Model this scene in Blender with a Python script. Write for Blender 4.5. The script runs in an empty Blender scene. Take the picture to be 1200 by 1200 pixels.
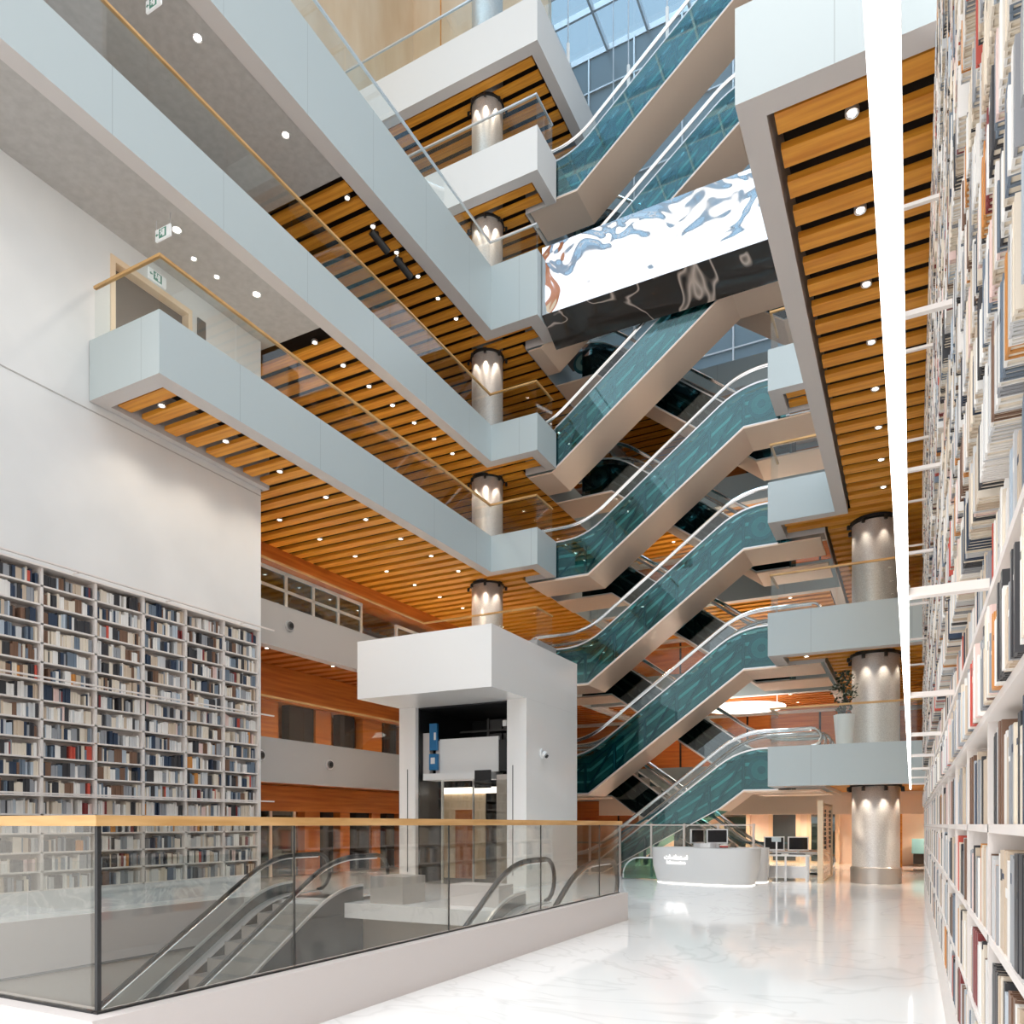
import bpy, bmesh, math, random
from mathutils import Matrix, Vector
R = random.Random(7)
PI = math.pi
SC = bpy.context.scene
COL = SC.collection

# ------------------------------------------------------------------ materials
def mat(name, col, rough=.5, metal=0., spec=.5, emit=None, estr=0.):
    m = bpy.data.materials.new(name); m.use_nodes = True
    b = m.node_tree.nodes['Principled BSDF']
    b.inputs['Base Color'].default_value = (*col, 1)
    b.inputs['Roughness'].default_value = rough
    b.inputs['Metallic'].default_value = metal
    b.inputs['Specular IOR Level'].default_value = spec
    if emit:
        b.inputs['Emission Color'].default_value = (*emit, 1)
        b.inputs['Emission Strength'].default_value = estr
    return m

def noise_col(m, c1, c2, scale=(1, 1, 1), nscale=4., detail=4., lo=.35, hi=.65, bump=0., dist=0.):
    nt = m.node_tree; N = nt.nodes; L = nt.links; b = N['Principled BSDF']
    tc = N.new('ShaderNodeTexCoord'); mp = N.new('ShaderNodeMapping'); mp.inputs['Scale'].default_value = scale
    no = N.new('ShaderNodeTexNoise'); no.inputs['Scale'].default_value = nscale; no.inputs['Detail'].default_value = detail
    no.inputs['Distortion'].default_value = dist
    cr = N.new('ShaderNodeValToRGB')
    cr.color_ramp.elements[0].position = lo; cr.color_ramp.elements[1].position = hi
    cr.color_ramp.elements[0].color = (*c1, 1); cr.color_ramp.elements[1].color = (*c2, 1)
    L.new(tc.outputs['Object'], mp.inputs['Vector']); L.new(mp.outputs['Vector'], no.inputs['Vector'])
    L.new(no.outputs['Fac'], cr.inputs['Fac']); L.new(cr.outputs['Color'], b.inputs['Base Color'])
    if bump:
        bp = N.new('ShaderNodeBump'); bp.inputs['Strength'].default_value = bump
        L.new(no.outputs['Fac'], bp.inputs['Height']); L.new(bp.outputs['Normal'], b.inputs['Normal'])
    return m

def veins(m, base, vein, scale=.5, width=.03, dist=2.5):
    nt = m.node_tree; N = nt.nodes; L = nt.links; b = N['Principled BSDF']
    tc = N.new('ShaderNodeTexCoord')
    no = N.new('ShaderNodeTexNoise'); no.inputs['Scale'].default_value = scale; no.inputs['Detail'].default_value = 3
    no.inputs['Distortion'].default_value = dist
    s = N.new('ShaderNodeMath'); s.operation = 'SUBTRACT'; s.inputs[1].default_value = .5
    a = N.new('ShaderNodeMath'); a.operation = 'ABSOLUTE'
    cr = N.new('ShaderNodeValToRGB')
    cr.color_ramp.elements[0].position = 0; cr.color_ramp.elements[1].position = width
    cr.color_ramp.elements[0].color = (*vein, 1); cr.color_ramp.elements[1].color = (*base, 1)
    L.new(tc.outputs['Object'], no.inputs['Vector']); L.new(no.outputs['Fac'], s.inputs[0]); L.new(s.outputs[0], a.inputs[0])
    L.new(a.outputs[0], cr.inputs['Fac']); L.new(cr.outputs['Color'], b.inputs['Base Color'])
    return m

def glass(name, tint, refl=(1, 1, 1), base=.05, gain=.75, power=3., rough=0.02):
    m = bpy.data.materials.new(name); m.use_nodes = True
    nt = m.node_tree; N = nt.nodes; L = nt.links; N.clear()
    out = N.new('ShaderNodeOutputMaterial'); mx = N.new('ShaderNodeMixShader')
    tr = N.new('ShaderNodeBsdfTransparent'); tr.inputs['Color'].default_value = (*tint, 1)
    gl = N.new('ShaderNodeBsdfGlossy'); gl.inputs['Color'].default_value = (*refl, 1); gl.inputs['Roughness'].default_value = rough
    lw = N.new('ShaderNodeLayerWeight'); lw.inputs['Blend'].default_value = .5
    pw = N.new('ShaderNodeMath'); pw.operation = 'POWER'; pw.inputs[1].default_value = power
    ma = N.new('ShaderNodeMath'); ma.operation = 'MULTIPLY_ADD'; ma.inputs[1].default_value = gain; ma.inputs[2].default_value = base
    L.new(lw.outputs['Facing'], pw.inputs[0]); L.new(pw.outputs[0], ma.inputs[0]); L.new(ma.outputs[0], mx.inputs[0])
    L.new(tr.outputs[0], mx.inputs[1]); L.new(gl.outputs[0], mx.inputs[2]); L.new(mx.outputs[0], out.inputs[0])
    return m

M = {}
M['white'] = mat('white_plaster', (.80, .80, .79), .6)
M['wallwhite'] = noise_col(mat('white_wall_plaster', (.8, .8, .79), .65), (.74, .745, .74), (.82, .82, .81), (1, 1, 1), .6, 3, .3, .7)
M['fascia'] = mat('pale_grey_panel', (.50, .565, .575), .36)
nt = M['fascia'].node_tree; N = nt.nodes; L = nt.links          # fine panel joints every 2.4 m
tc = N.new('ShaderNodeTexCoord'); sp = N.new('ShaderNodeSeparateXYZ'); ad = N.new('ShaderNodeMath'); ad.operation = 'ADD'
mu = N.new('ShaderNodeMath'); mu.operation = 'MULTIPLY'; mu.inputs[1].default_value = 1 / 2.4
fr = N.new('ShaderNodeMath'); fr.operation = 'FRACT'; lt = N.new('ShaderNodeMath'); lt.operation = 'LESS_THAN'; lt.inputs[1].default_value = .005
mx = N.new('ShaderNodeMix'); mx.data_type = 'RGBA'; mx.inputs[6].default_value = (.50, .565, .575, 1); mx.inputs[7].default_value = (.36, .41, .42, 1)
L.new(tc.outputs['Object'], sp.inputs[0]); L.new(sp.outputs['X'], ad.inputs[0]); L.new(sp.outputs['Y'], ad.inputs[1]); L.new(ad.outputs[0], mu.inputs[0])
L.new(mu.outputs[0], fr.inputs[0]); L.new(fr.outputs[0], lt.inputs[0]); L.new(lt.outputs[0], mx.inputs[0]); L.new(mx.outputs[2], N['Principled BSDF'].inputs['Base Color'])
M['bluepanel'] = mat('blue_grey_glazed_panel', (.34, .44, .51), .15)
M['gear'] = mat('pale_green_wheel', (.16, .27, .24), .5)
M['fascia2'] = mat('warm_grey_panel', (.46, .445, .43), .45)
M['border'] = mat('grey_soffit_border', (.64, .60, .58), .5)
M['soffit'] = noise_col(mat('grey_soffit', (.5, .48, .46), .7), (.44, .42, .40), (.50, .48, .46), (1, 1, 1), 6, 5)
M['wood'] = noise_col(mat('slat_wood', (.7, .3, .06), .45), (.66, .23, .016), (.94, .43, .05), (.35, 6, 6), 2.2, 5, .3, .75)
M['woodred'] = noise_col(mat('red_brown_wood', (.5, .18, .04), .4), (.42, .10, .014), (.62, .20, .035), (.3, .3, 5), 2, 5, .3, .7)
M['woodpale'] = noise_col(mat('pale_wood_panel', (.7, .5, .3), .5), (.80, .59, .38), (.90, .72, .52), (.6, .6, .2), 1.5, 4)
M['rail'] = noise_col(mat('pale_oak_handrail', (.7, .45, .2), .35), (.52, .28, .09), (.68, .41, .17), (.5, .5, 5), 3, 4)
M['dark'] = mat('dark_backing', (.02, .012, .008), .9)
M['black'] = mat('black_metal', (.015, .015, .016), .4)
M['darkglossy'] = mat('dark_glossy_panel', (.045, .05, .052), .12, 0, .6)
M['grey'] = mat('grey_stone', (.40, .37, .34), .35)
M['greydark'] = mat('dark_grey_stone', (.16, .155, .15), .4)
M['plinth'] = mat('warm_grey_stone_plinth', (.60, .55, .53), .45)
M['marble'] = veins(mat('polished_white_marble', (.86, .85, .84), .07, 0, .55), (.87, .855, .84), (.78, .765, .75), .35, .02)
M['marblegrey'] = veins(mat('pale_veined_marble', (.7, .7, .72), .2), (.66, .67, .69), (.85, .85, .86), .9, .06)
M['blackmarble'] = veins(mat('black_veined_marble', (.02, .02, .02), .05, 0, .8), (.03, .026, .023), (.55, .46, .40), .30, .010, 1.0)
M['steel'] = mat('brushed_steel', (.62, .57, .53), .38, .85)
M['trusssteel'] = mat('warmlit_soffit_steel', (.92, .72, .57), .40, .2)  # peach base colour stands in for warm light bounced up from below
M['chrome'] = mat('polished_steel', (.86, .86, .87), .16, 1.)
M['silver'] = mat('satin_aluminium', (.80, .80, .81), .3, .7)
M['rubber'] = mat('black_rubber', (.02, .02, .02), .35)
M['peach'] = mat('beige_soffit_panel', (.88, .69, .54), .5)
M['columnsteel'] = noise_col(mat('perforated_steel_cladding', (.62, .6, .58), .42, .45), (.56, .53, .51), (.70, .68, .66), (1, 1, 1), 40, 2)
M['glass'] = glass('clear_glass', (.95, .97, .965), (1, 1, 1), .03, .5, 4.)
M['glassgrey'] = glass('grey_tinted_glass', (.89, .885, .86), (1, .98, .95), .05, .5, 3.2)
M['teal'] = glass('teal_cladding_glass', (.50, .82, .84), (.75, .95, 1.), .05, .95, 1.5, .012)
M['smoke'] = glass('smoked_cladding_glass', (.42, .50, .52), (.8, .9, .95), .12, .5, 2.4, .02)
M['greenglass'] = glass('green_glass', (.35, .60, .50), (.9, 1, .95), .1, .5, 3.)
M['roofglass'] = glass('roof_glass', (.58, .70, .78), (1, 1, 1), .10, .5, 3.)
M['trussgreen'] = mat('teal_painted_truss', (.008, .075, .09), .4, .1)
M['tealinner'] = noise_col(mat('truss_interior', (.03, .07, .07), .5), (.05, .11, .10), (.17, .26, .22), (1, 1, 1), 1.4, 3)
M['lamp'] = mat('lamp_diffuser', (1, 1, 1), .5, 0, .5, (1, .90, .76), 9)
M['led'] = mat('led_diffuser', (1, 1, 1), .5, 0, .5, (1, .96, .90), 5)
M['leddim'] = mat('soft_led_diffuser', (1, 1, 1), .5, 0, .5, (1, .94, .86), 1.3)
M['doorbrown'] = mat('dark_brown_door', (.16, .12, .09), .4)
M['wellwall'] = mat('warmlit_well_lining', (.74, .68, .61), .4)  # lightened warm tone stands in for lamplight down in the well
M['letter'] = mat('backlit_lettering', (1, 1, 1), .5, 0, .5, (1, .98, .95), .75)
M['desk'] = mat('white_solid_surface', (.70, .69, .68), .22)
M['screen'] = mat('monitor_screen', (.008, .008, .010), .12)
M['blue'] = mat('blue_equipment', (.02, .16, .36), .4)
M['green'] = mat('exit_green', (.10, .32, .24), .5)
M['signwhite'] = mat('sign_white', (.85, .87, .87), .4, 0, .5, (.9, .95, 1), .12)
M['leaf'] = noise_col(mat('dark_leaf', (.03, .05, .03), .5), (.012, .022, .014), (.05, .08, .045), (1, 1, 1), 9, 2)
M['pages'] = mat('book_pages', (.80, .70, .56), .8)
M['shelf'] = mat('white_shelf', (.82, .755, .71), .45)
M['redpaper'] = mat('red_folder', (.55, .08, .05), .5)
M['tealwall'] = mat('pale_teal_wall', (.2, .38, .4), .5)
BOOKC = [('white', (.85, .82, .78)), ('cream', (.78, .69, .57)), ('pale grey', (.62, .62, .62)), ('beige', (.62, .50, .38)),
         ('charcoal', (.045, .045, .05)), ('slate blue', (.17, .215, .27)), ('navy', (.03, .05, .09)), ('mid grey', (.32, .33, .35)),
         ('brown', (.20, .11, .07)), ('maroon', (.24, .04, .04)), ('pink', (.80, .60, .55)), ('orange', (.62, .27, .07)),
         ('pale blue', (.50, .56, .62)), ('red', (.58, .09, .06))]
BM = [mat('book_cover_' + n.replace(' ', '_'), c, .45) for n, c in BOOKC]
BW_R = [32, 18, 13, 10, 8, 5, 2.5, 9, 4, 1.5, 5, 1.2, 3, .8]
BW_L = [20, 15, 9, 9, 20, 9, 11, 11, 9, 2.5, 2, 1.2, 3, 1]
BW_N = [15, 13, 9, 12, 14, 8, 4, 13, 9, 2.5, 4, 2.5, 4, 1]

# bridge mirror: rippled polished metal
m = mat('rippled_mirror_steel', (.92, .96, 1.), .04, 1.)
nt = m.node_tree; tc = nt.nodes.new('ShaderNodeTexCoord'); no = nt.nodes.new('ShaderNodeTexNoise')
no.inputs['Scale'].default_value = .8; no.inputs['Detail'].default_value = 1.2; no.inputs['Distortion'].default_value = 1.2
bp = nt.nodes.new('ShaderNodeBump'); bp.inputs['Strength'].default_value = .15; bp.inputs['Distance'].default_value = .3
nt.links.new(tc.outputs['Object'], no.inputs['Vector']); nt.links.new(no.outputs['Fac'], bp.inputs['Height'])
nt.links.new(bp.outputs['Normal'], nt.nodes['Principled BSDF'].inputs['Normal'])
M['mirror'] = m

# ------------------------------------------------------------------ mesh builder
class MB:
    def __init__(s): s.v = []; s.f = []; s.m = []
    def face(s, pts, m=0):
        n = len(s.v); s.v += [tuple(p) for p in pts]; s.f.append(tuple(range(n, n + len(pts)))); s.m.append(m)
    def box(s, x0, x1, y0, y1, z0, z1, m=0):
        if x0 > x1: x0, x1 = x1, x0
        if y0 > y1: y0, y1 = y1, y0
        if z0 > z1: z0, z1 = z1, z0
        n = len(s.v)
        s.v += [(x0, y0, z0), (x1, y0, z0), (x1, y1, z0), (x0, y1, z0), (x0, y0, z1), (x1, y0, z1), (x1, y1, z1), (x0, y1, z1)]
        s.f += [tuple(n + i for i in q) for q in ((0, 3, 2, 1), (4, 5, 6, 7), (0, 1, 5, 4), (1, 2, 6, 5), (2, 3, 7, 6), (3, 0, 4, 7))]
        s.m += [m] * 6
        return s
    def obox(s, p, q, half_w, z0, z1, m=0):      # upright slab along plan segment p->q
        d = Vector((q[0] - p[0], q[1] - p[1])); d.normalize(); nx, ny = -d.y * half_w, d.x * half_w
        pl = [(p[0] + nx, p[1] + ny), (q[0] + nx, q[1] + ny), (q[0] - nx, q[1] - ny), (p[0] - nx, p[1] - ny)]
        return s.prism(pl, z0, z1, m)
    def prism(s, poly, z0, z1, m=0, mb=None, mt=None):
        n = len(s.v); k = len(poly)
        s.v += [(x, y, z0) for x, y in poly] + [(x, y, z1) for x, y in poly]
        for i in range(k):
            j = (i + 1) % k; s.f.append((n + i, n + j, n + k + j, n + k + i)); s.m.append(m)
        s.f.append(tuple(range(n + k - 1, n - 1, -1))); s.m.append(m if mb is None else mb)
        s.f.append(tuple(range(n + k, n + 2 * k))); s.m.append(m if mt is None else mt)
        return s
    def strip(s, A, B, off, m=0):                # solid from two polylines (3D), thickness vector off
        n = len(s.v); k = len(A); o = Vector(off)
        for a, b in zip(A, B):
            a = Vector(a); b = Vector(b); s.v += [tuple(a), tuple(b), tuple(a + o), tuple(b + o)]
        for i in range(k - 1):
            p = n + 4 * i; q = p + 4
            for fc in ((p, q, q + 1, p + 1), (p + 2, p + 3, q + 3, q + 2), (p, p + 2, q + 2, q), (p + 1, q + 1, q + 3, p + 3)):
                s.f.append(fc); s.m.append(m)
        s.f.append((n, n + 1, n + 3, n + 2)); e = n + 4 * (k - 1); s.f.append((e, e + 2, e + 3, e + 1)); s.m += [m, m]
        return s
    def tube(s, path, r, n=8, m=0, closed=False, flat=1.):
        P = [Vector(p) for p in path]; k = len(P); base = len(s.v); up = Vector((0, 0, 1))
        for i, p in enumerate(P):
            if closed: t = P[(i + 1) % k] - P[i - 1]
            else: t = P[min(i + 1, k - 1)] - P[max(i - 1, 0)]
            t.normalize()
            a = t.cross(up)
            if a.length < .05: a = t.cross(Vector((0, 1, 0))) if i == 0 or not hasattr(s, '_la') else s._la - t * s._la.dot(t)
            a.normalize()
            if i and hasattr(s, '_la') and a.dot(s._la) < 0: a = -a
            s._la = a; b = a.cross(t)
            for j in range(n):
                w = 2 * PI * j / n; s.v.append(tuple(p + a * (r * math.cos(w)) + b * (r * flat * math.sin(w))))
        if hasattr(s, '_la'): del s._la
        for i in range(k if closed else k - 1):
            for j in range(n):
                a0 = base + i * n + j; a1 = base + i * n + (j + 1) % n
                i2 = (i + 1) % k; b0 = base + i2 * n + j; b1 = base + i2 * n + (j + 1) % n
                s.f.append((a0, a1, b1, b0)); s.m.append(m)
        if not closed:
            s.f.append(tuple(base + j for j in range(n - 1, -1, -1))); s.f.append(tuple(base + (k - 1) * n + j for j in range(n))); s.m += [m, m]
        return s
    def lathe(s, prof, c=(0, 0, 0), n=24, m=0, ms=None):
        base = len(s.v); k = len(prof)
        for r, z in prof:
            for j in range(n):
                w = 2 * PI * j / n; s.v.append((c[0] + r * math.cos(w), c[1] + r * math.sin(w), c[2] + z))
        for i in range(k - 1):
            for j in range(n):
                a0 = base + i * n + j; a1 = base + i * n + (j + 1) % n
                s.f.append((a0, a1, a1 + n, a0 + n)); s.m.append(ms[i] if ms else m)
        s.f.append(tuple(base + j for j in range(n - 1, -1, -1))); s.f.append(tuple(base + (k - 1) * n + j for j in range(n)))
        s.m += [ms[0] if ms else m, ms[-1] if ms else m]
        return s
    def disc(s, c, nrm, r, depth, n=20, m=0):     # short cylinder about axis nrm
        nv = Vector(nrm).normalized(); a = nv.orthogonal().normalized(); b = nv.cross(a); c = Vector(c); base = len(s.v)
        for d in (0, depth):
            for j in range(n):
                w = 2 * PI * j / n; s.v.append(tuple(c + nv * d + a * (r * math.cos(w)) + b * (r * math.sin(w))))
        for j in range(n):
            s.f.append((base + j, base + (j + 1) % n, base + n + (j + 1) % n, base + n + j)); s.m.append(m)
        s.f.append(tuple(base + j for j in range(n - 1, -1, -1))); s.f.append(tuple(base + n + j for j in range(n))); s.m += [m, m]
        return s
    def build(s, name, mats, parent=None, smooth=False, origin=None, recalc=True):
        me = bpy.data.meshes.new(name)
        xs = [p[0] for p in s.v]; ys = [p[1] for p in s.v]; zs = [p[2] for p in s.v]
        if origin is None:
            origin = ((min(xs) + max(xs)) / 2, (min(ys) + max(ys)) / 2, min(zs))
        ox, oy, oz = origin
        me.from_pydata([(x - ox, y - oy, z - oz) for x, y, z in s.v], [], s.f)
        if not isinstance(mats, (list, tuple)): mats = [mats]
        for mm in mats: me.materials.append(M[mm] if isinstance(mm, str) else mm)
        if len(mats) > 1: me.polygons.foreach_set('material_index', s.m)
        if recalc:
            bmm = bmesh.new(); bmm.from_mesh(me); bmesh.ops.recalc_face_normals(bmm, faces=bmm.faces); bmm.to_mesh(me); bmm.free()
        if smooth:
            me.polygons.foreach_set('use_smooth', [True] * len(me.polygons)); me.set_sharp_from_angle(angle=math.radians(40))
        me.update()
        o = bpy.data.objects.new(name, me); COL.objects.link(o); o.location = origin
        if parent is not None:
            o.parent = parent; o.matrix_parent_inverse = Matrix.Translation(-parent_world(parent))
        return o

def parent_world(o):
    v = Vector(o.location)
    if o.parent is not None: v = v + parent_world(o.parent) * 0     # every location is kept in world terms
    return v

def tag(o, label, cat, group=None, kind=None):
    o['label'] = label; o['category'] = cat
    if group: o['group'] = group
    if kind: o['kind'] = kind
    return o

def thing(name, label, cat, loc, group=None, kind=None):
    o = bpy.data.objects.new(name, None); COL.objects.link(o); o.location = loc; o.empty_display_size = .2
    return tag(o, label, cat, group, kind)

def copy_tree(o, parent=None):
    c = o.copy(); COL.objects.link(c)
    if parent is not None:
        inv = o.matrix_parent_inverse.copy(); c.parent = parent; c.matrix_parent_inverse = inv
    for ch in [x for x in o.children]: copy_tree(ch, c)
    return c

def fillet(pts, t=.8, n=7):                       # rounded 2D polyline
    out = [pts[0]]
    for i in range(1, len(pts) - 1):
        p = Vector(pts[i]); a = Vector(pts[i - 1]); b = Vector(pts[i + 1])
        ta = min(t, (a - p).length * .49); tb = min(t, (b - p).length * .49)
        A = p + (a - p).normalized() * ta; B = p + (b - p).normalized() * tb
        for k in range(n + 1):
            w = k / n; q = A * (1 - w) ** 2 + p * 2 * w * (1 - w) + B * w * w; out.append((q.x, q.y))
    out.append(pts[-1]); return out

def interp(pts, u):
    for a, b in zip(pts[:-1], pts[1:]):
        if a[0] <= u <= b[0] + 1e-9:
            return a[1] if b[0] == a[0] else a[1] + (b[1] - a[1]) * (u - a[0]) / (b[0] - a[0])
    return pts[0][1] if u < pts[0][0] else pts[-1][1]
# ------------------------------------------------------------------ levels
ZF = {1: 3.75, 2: 7.35, 3: 10.93, 4: 14.55, 5: 18.85, 6: 23.65, 7: 27.75}
YF = 21.9                                          # landing fronts
XL, XR = -10.5, -3.5                               # landing edges that face the escalators
ORD = {1: 'first', 2: 'second', 3: 'third', 4: 'fourth', 5: 'fifth', 6: 'sixth', 7: 'seventh'}

def inset(poly, d, ed=None):                                # rectilinear CCW polygon, every edge moved inwards by d
    k = len(poly); out = []; ed = ed or {}
    for i in range(k):
        a, b, c = poly[i - 1], poly[i], poly[(i + 1) % k]; d1 = ed.get((i - 1) % k, d); d2 = ed.get(i, d)
        def nrm(p, q):
            dx, dy = q[0] - p[0], q[1] - p[1]; l = math.hypot(dx, dy); return (-dy / l, dx / l)
        n1, n2 = nrm(a, b), nrm(b, c)
        if abs(n1[0] - n2[0]) + abs(n1[1] - n2[1]) > 1e-6: out.append((b[0] + d1 * n1[0] + d2 * n2[0], b[1] + d1 * n1[1] + d2 * n2[1]))
        else: out.append((b[0] + d1 * n1[0], b[1] + d1 * n1[1]))
    return out

def spans(poly, y):
    xs = []
    for i in range(len(poly)):
        a, b = poly[i], poly[(i + 1) % len(poly)]
        if (a[1] <= y < b[1]) or (b[1] <= y < a[1]): xs.append(a[0] + (b[0] - a[0]) * (y - a[1]) / (b[1] - a[1]))
    xs.sort(); return list(zip(xs[::2], xs[1::2]))

def slab(name, label, poly, zb, zt, border=.34, plain_to=None, wood='wood', phase=0., fmat='fascia', ed=None):
    root = thing(name, label, 'gallery floor', (sum(p[0] for p in poly) / len(poly), sum(p[1] for p in poly) / len(poly), zb), kind='structure')
    Q = inset(poly, border, ed); k = len(poly)
    f = MB()
    for i in range(k):
        j = (i + 1) % k; a, b, c, d = poly[i], poly[j], Q[j], Q[i]
        f.face([(*a, zb), (*b, zb), (*b, zt), (*a, zt)], 0)
        f.face([(*d, zb), (*c, zb), (*c, zt), (*d, zt)], 1)
        f.face([(*a, zb), (*b, zb), (*c, zb), (*d, zb)], 1)
        f.face([(*a, zt), (*b, zt), (*c, zt), (*d, zt)], 0)
    bm = f.build('fascia', [fmat, 'border'], root)
    g = MB(); g.prism(inset(poly, border + .004, {q: w_ + .004 for q, w_ in (ed or {}).items()}), zt - .3, zt - .02, 0, 1, 0); g.build('floor_plate', ['white', 'dark'], root)
    S = MB(); y = min(p[1] for p in poly) + border + .10 + phase; ymax = max(p[1] for p in poly) - border
    while y + .36 < ymax:
        if plain_to is None or y > plain_to + .05:
            for x0, x1 in spans(Q, y + .18):
                if x1 - x0 > .3: S.box(x0 + .07, x1 - .07, y, y + .295, zb + .06, zb + .15)
        y += .535
    if S.v: S.build('slat_ceiling', wood, root, recalc=False)
    if plain_to is not None:
        P = MB()
        for x0, x1 in spans(Q, min(p[1] for p in Q) + .1): P.box(x0 + .002, x1 - .002, min(p[1] for p in Q) + .002, plain_to, zb + .02, zb + .2)
        P.build('plaster_soffit', 'soffit', root)
    return root

def left_poly(y0, xin=-14.2, far=-21.):
    return [(-12.17, y0), (-12.17, YF), (XL, YF), (XL, 23.36), (-11.6, 23.36), (-11.6, 34.8), (far, 34.8), (far, 13.98), (xin, 13.98), (xin, y0)]
slab('slab_left', 'third gallery floor, pale grey fascia with slatted timber soffit ending in a corner by the bookcase wall', left_poly(9.45, -14.18), 9.83, 11.0, ed={3: .03, 4: .03, 7: .02, 8: .16})
slab('slab_left', 'fourth gallery floor, long pale fascia with half plaster and half slatted soffit', left_poly(-1., -14.2)[:7] + [(-21., -1.)], 13.44, 14.62, ed={3: .03, 4: .03}, plain_to=14.15, phase=.3)
slab('slab_left', 'fifth gallery floor, tall pale blue fascia whose corner meets the mirrored bridge', left_poly(-1.)[:7] + [(-21., -1.)], 17.72, 19.8, ed={3: .03, 4: .03}, plain_to=15.0, phase=.2, border=.42)
for n, zb, zt, far in ((1, 2.72, 3.88, -21.), (2, 6.30, 7.45, -21.)):
    slab('slab_left', '%s gallery floor with a grey fascia behind the lift tower' % ORD[n],
         [(-14.9, 14.0), (-14.9, YF), (XL, YF), (XL, 23.36), (-11.6, 23.36), (-11.6, 34.8), (far, 34.8), (far, 14.0)], zb, zt, wood='woodred', fmat='fascia2', ed={3: .03, 4: .03})
for n, zb, zt in ((6, 22.3, 23.72),):
    slab('slab_left', '%s gallery floor, landing block coloured white for glare around the column near the skylight' % ORD[n],
         [(-19., YF), (XL, YF), (XL, 23.36), (-11.6, 23.36), (-11.6, 27.4), (-19., 27.4)], zb, zt, border=.36, fmat='white', ed={2: .03, 3: .03})  # white fascia colour stands in for daylight glare on the panels
slab('slab_left', 'seventh gallery floor, topmost landing block coloured white for glare with slats around the column', [(-19., YF), (XL, YF), (XL, 27.4), (-19., 27.4)], 26.4, 27.9, border=.36, fmat='white')  # skylight glare put into the fascia colour here too
RP = [(XR, YF), (5., YF), (5., 34.8), (-2.2, 34.8), (-2.2, 23.36), (XR, 23.36)]
for n, zb, zt in ((1, 2.64, 3.72), (2, 6.2, 7.38), (4, 13.46, 14.6), (5, 17.8, 19.0), (6, 22.4, 23.7), (7, 26.4, 27.8)):
    slab('slab_right', '%s gallery floor on the right with a straight pale fascia at its landing' % ORD[n], RP, zb, zt, ed={3: .03, 4: .03})
slab('slab_right', 'third gallery floor on the right, long slatted soffit reaching forward beside the book wall',
     [(-1.8, 9.0), (.61, 9.0), (.61, 20.65), (5., 20.65), (5., 34.8), (-2.2, 34.8), (-2.2, 23.36), (XR, 23.36), (XR, YF), (-1.8, YF)], 9.85, 10.96, border=.30, ed={1: .02, 2: .02, 5: .03, 6: .03})
# rear galleries behind the crossing escalators
for n in (1, 2, 3, 4, 5):
    slab('slab_rear', '%s gallery floor at the far side behind the escalators' % ORD[n],
         [(-11.58, 29.2), (-2.22, 29.2), (-2.22, 34.8), (-11.58, 34.8)], ZF[n] - 1.0, ZF[n] + .04, wood='woodred' if n < 3 else 'wood')

# ------------------------------------------------------------------ floor, walls, roof
f = MB()
HX0, HX1, HY0, HY1 = -13.1, -4.45, 3.06, 12.3      # stair well
for x0, x1, y0, y1 in ((HX1, 6, -3, 36), (-22, HX0, -3, 36), (HX0, HX1, -3, HY0), (HX0, HX1, HY1, 36)):
    f.box(x0, x1, y0, y1, -.3, 0)
o = f.build('floor', 'marble'); tag(o, 'polished white marble floor with faint veins', 'floor', kind='structure')
f = MB(); f.box(HX0, HX1, HY0 - .02, 14.6, -5.2, -5.0)
tag(f.build('floor_lower', 'wellwall'), 'grey floor at the bottom of the escalator well', 'floor', kind='structure')
f = MB()
f.box(HX0 - .2, HX0, HY0, 14.6, -5, -.302); f.box(HX1, HX1 + .2, HY0, 14.6, -5, -.302); f.box(HX0, HX1, 14.4, 14.6, -5, -.302); f.box(HX0, HX1, HY0 - .2, HY0, -5, -.302)
f.box(HX0 + .001, HX0 + .03, HY0, HY1, -.9, -.001, 1); f.box(HX0 + .001, HX0 + .035, HY0, HY1, -.94, -.90, 2)
tag(f.build('wall_well', ['wellwall', 'border', 'greydark']), 'grey lining of the open escalator well', 'wall', kind='structure')

w = MB(); w.box(-14.5, -14.2, -1, 9.9, 0, 13.459); w.box(-14.5, -14.2, 11.85, 13.9, 0, 13.459)
w.box(-14.5, -14.2, 9.9, 11.85, 0, 11.0); w.box(-14.5, -14.2, 9.9, 11.85, 13.0, 13.459)
w.box(-14.205, -14.19, -1, 13.9, 9.66, 9.68, 1)
tag(w.build('wall_left', ['wallwhite', 'soffit']), 'tall white plaster wall above the far bookcase', 'wall', kind='structure')
d = thing('door_1', 'dark recessed doorway with an oak frame in the white wall above the balcony', 'door', (-14.3, 10.9, 11.0), kind='structure')
q = MB(); q.box(-14.45, -14.17, 9.9, 10.0, 11, 13); q.box(-14.45, -14.17, 11.75, 11.85, 11, 13); q.box(-14.45, -14.17, 10, 11.75, 12.88, 13)
q.build('door_frame', 'woodpale', d)
q = MB(); q.box(-14.42, -14.38, 10.0, 11.75, 11, 12.88); q.build('door_leaf', 'doorbrown', d)
w = MB(); w.box(.62, .9, .2, 20.3, 0, 9.84); tag(w.build('wall_right', 'white'), 'white wall carrying the near bookcase', 'wall', kind='structure')

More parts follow.
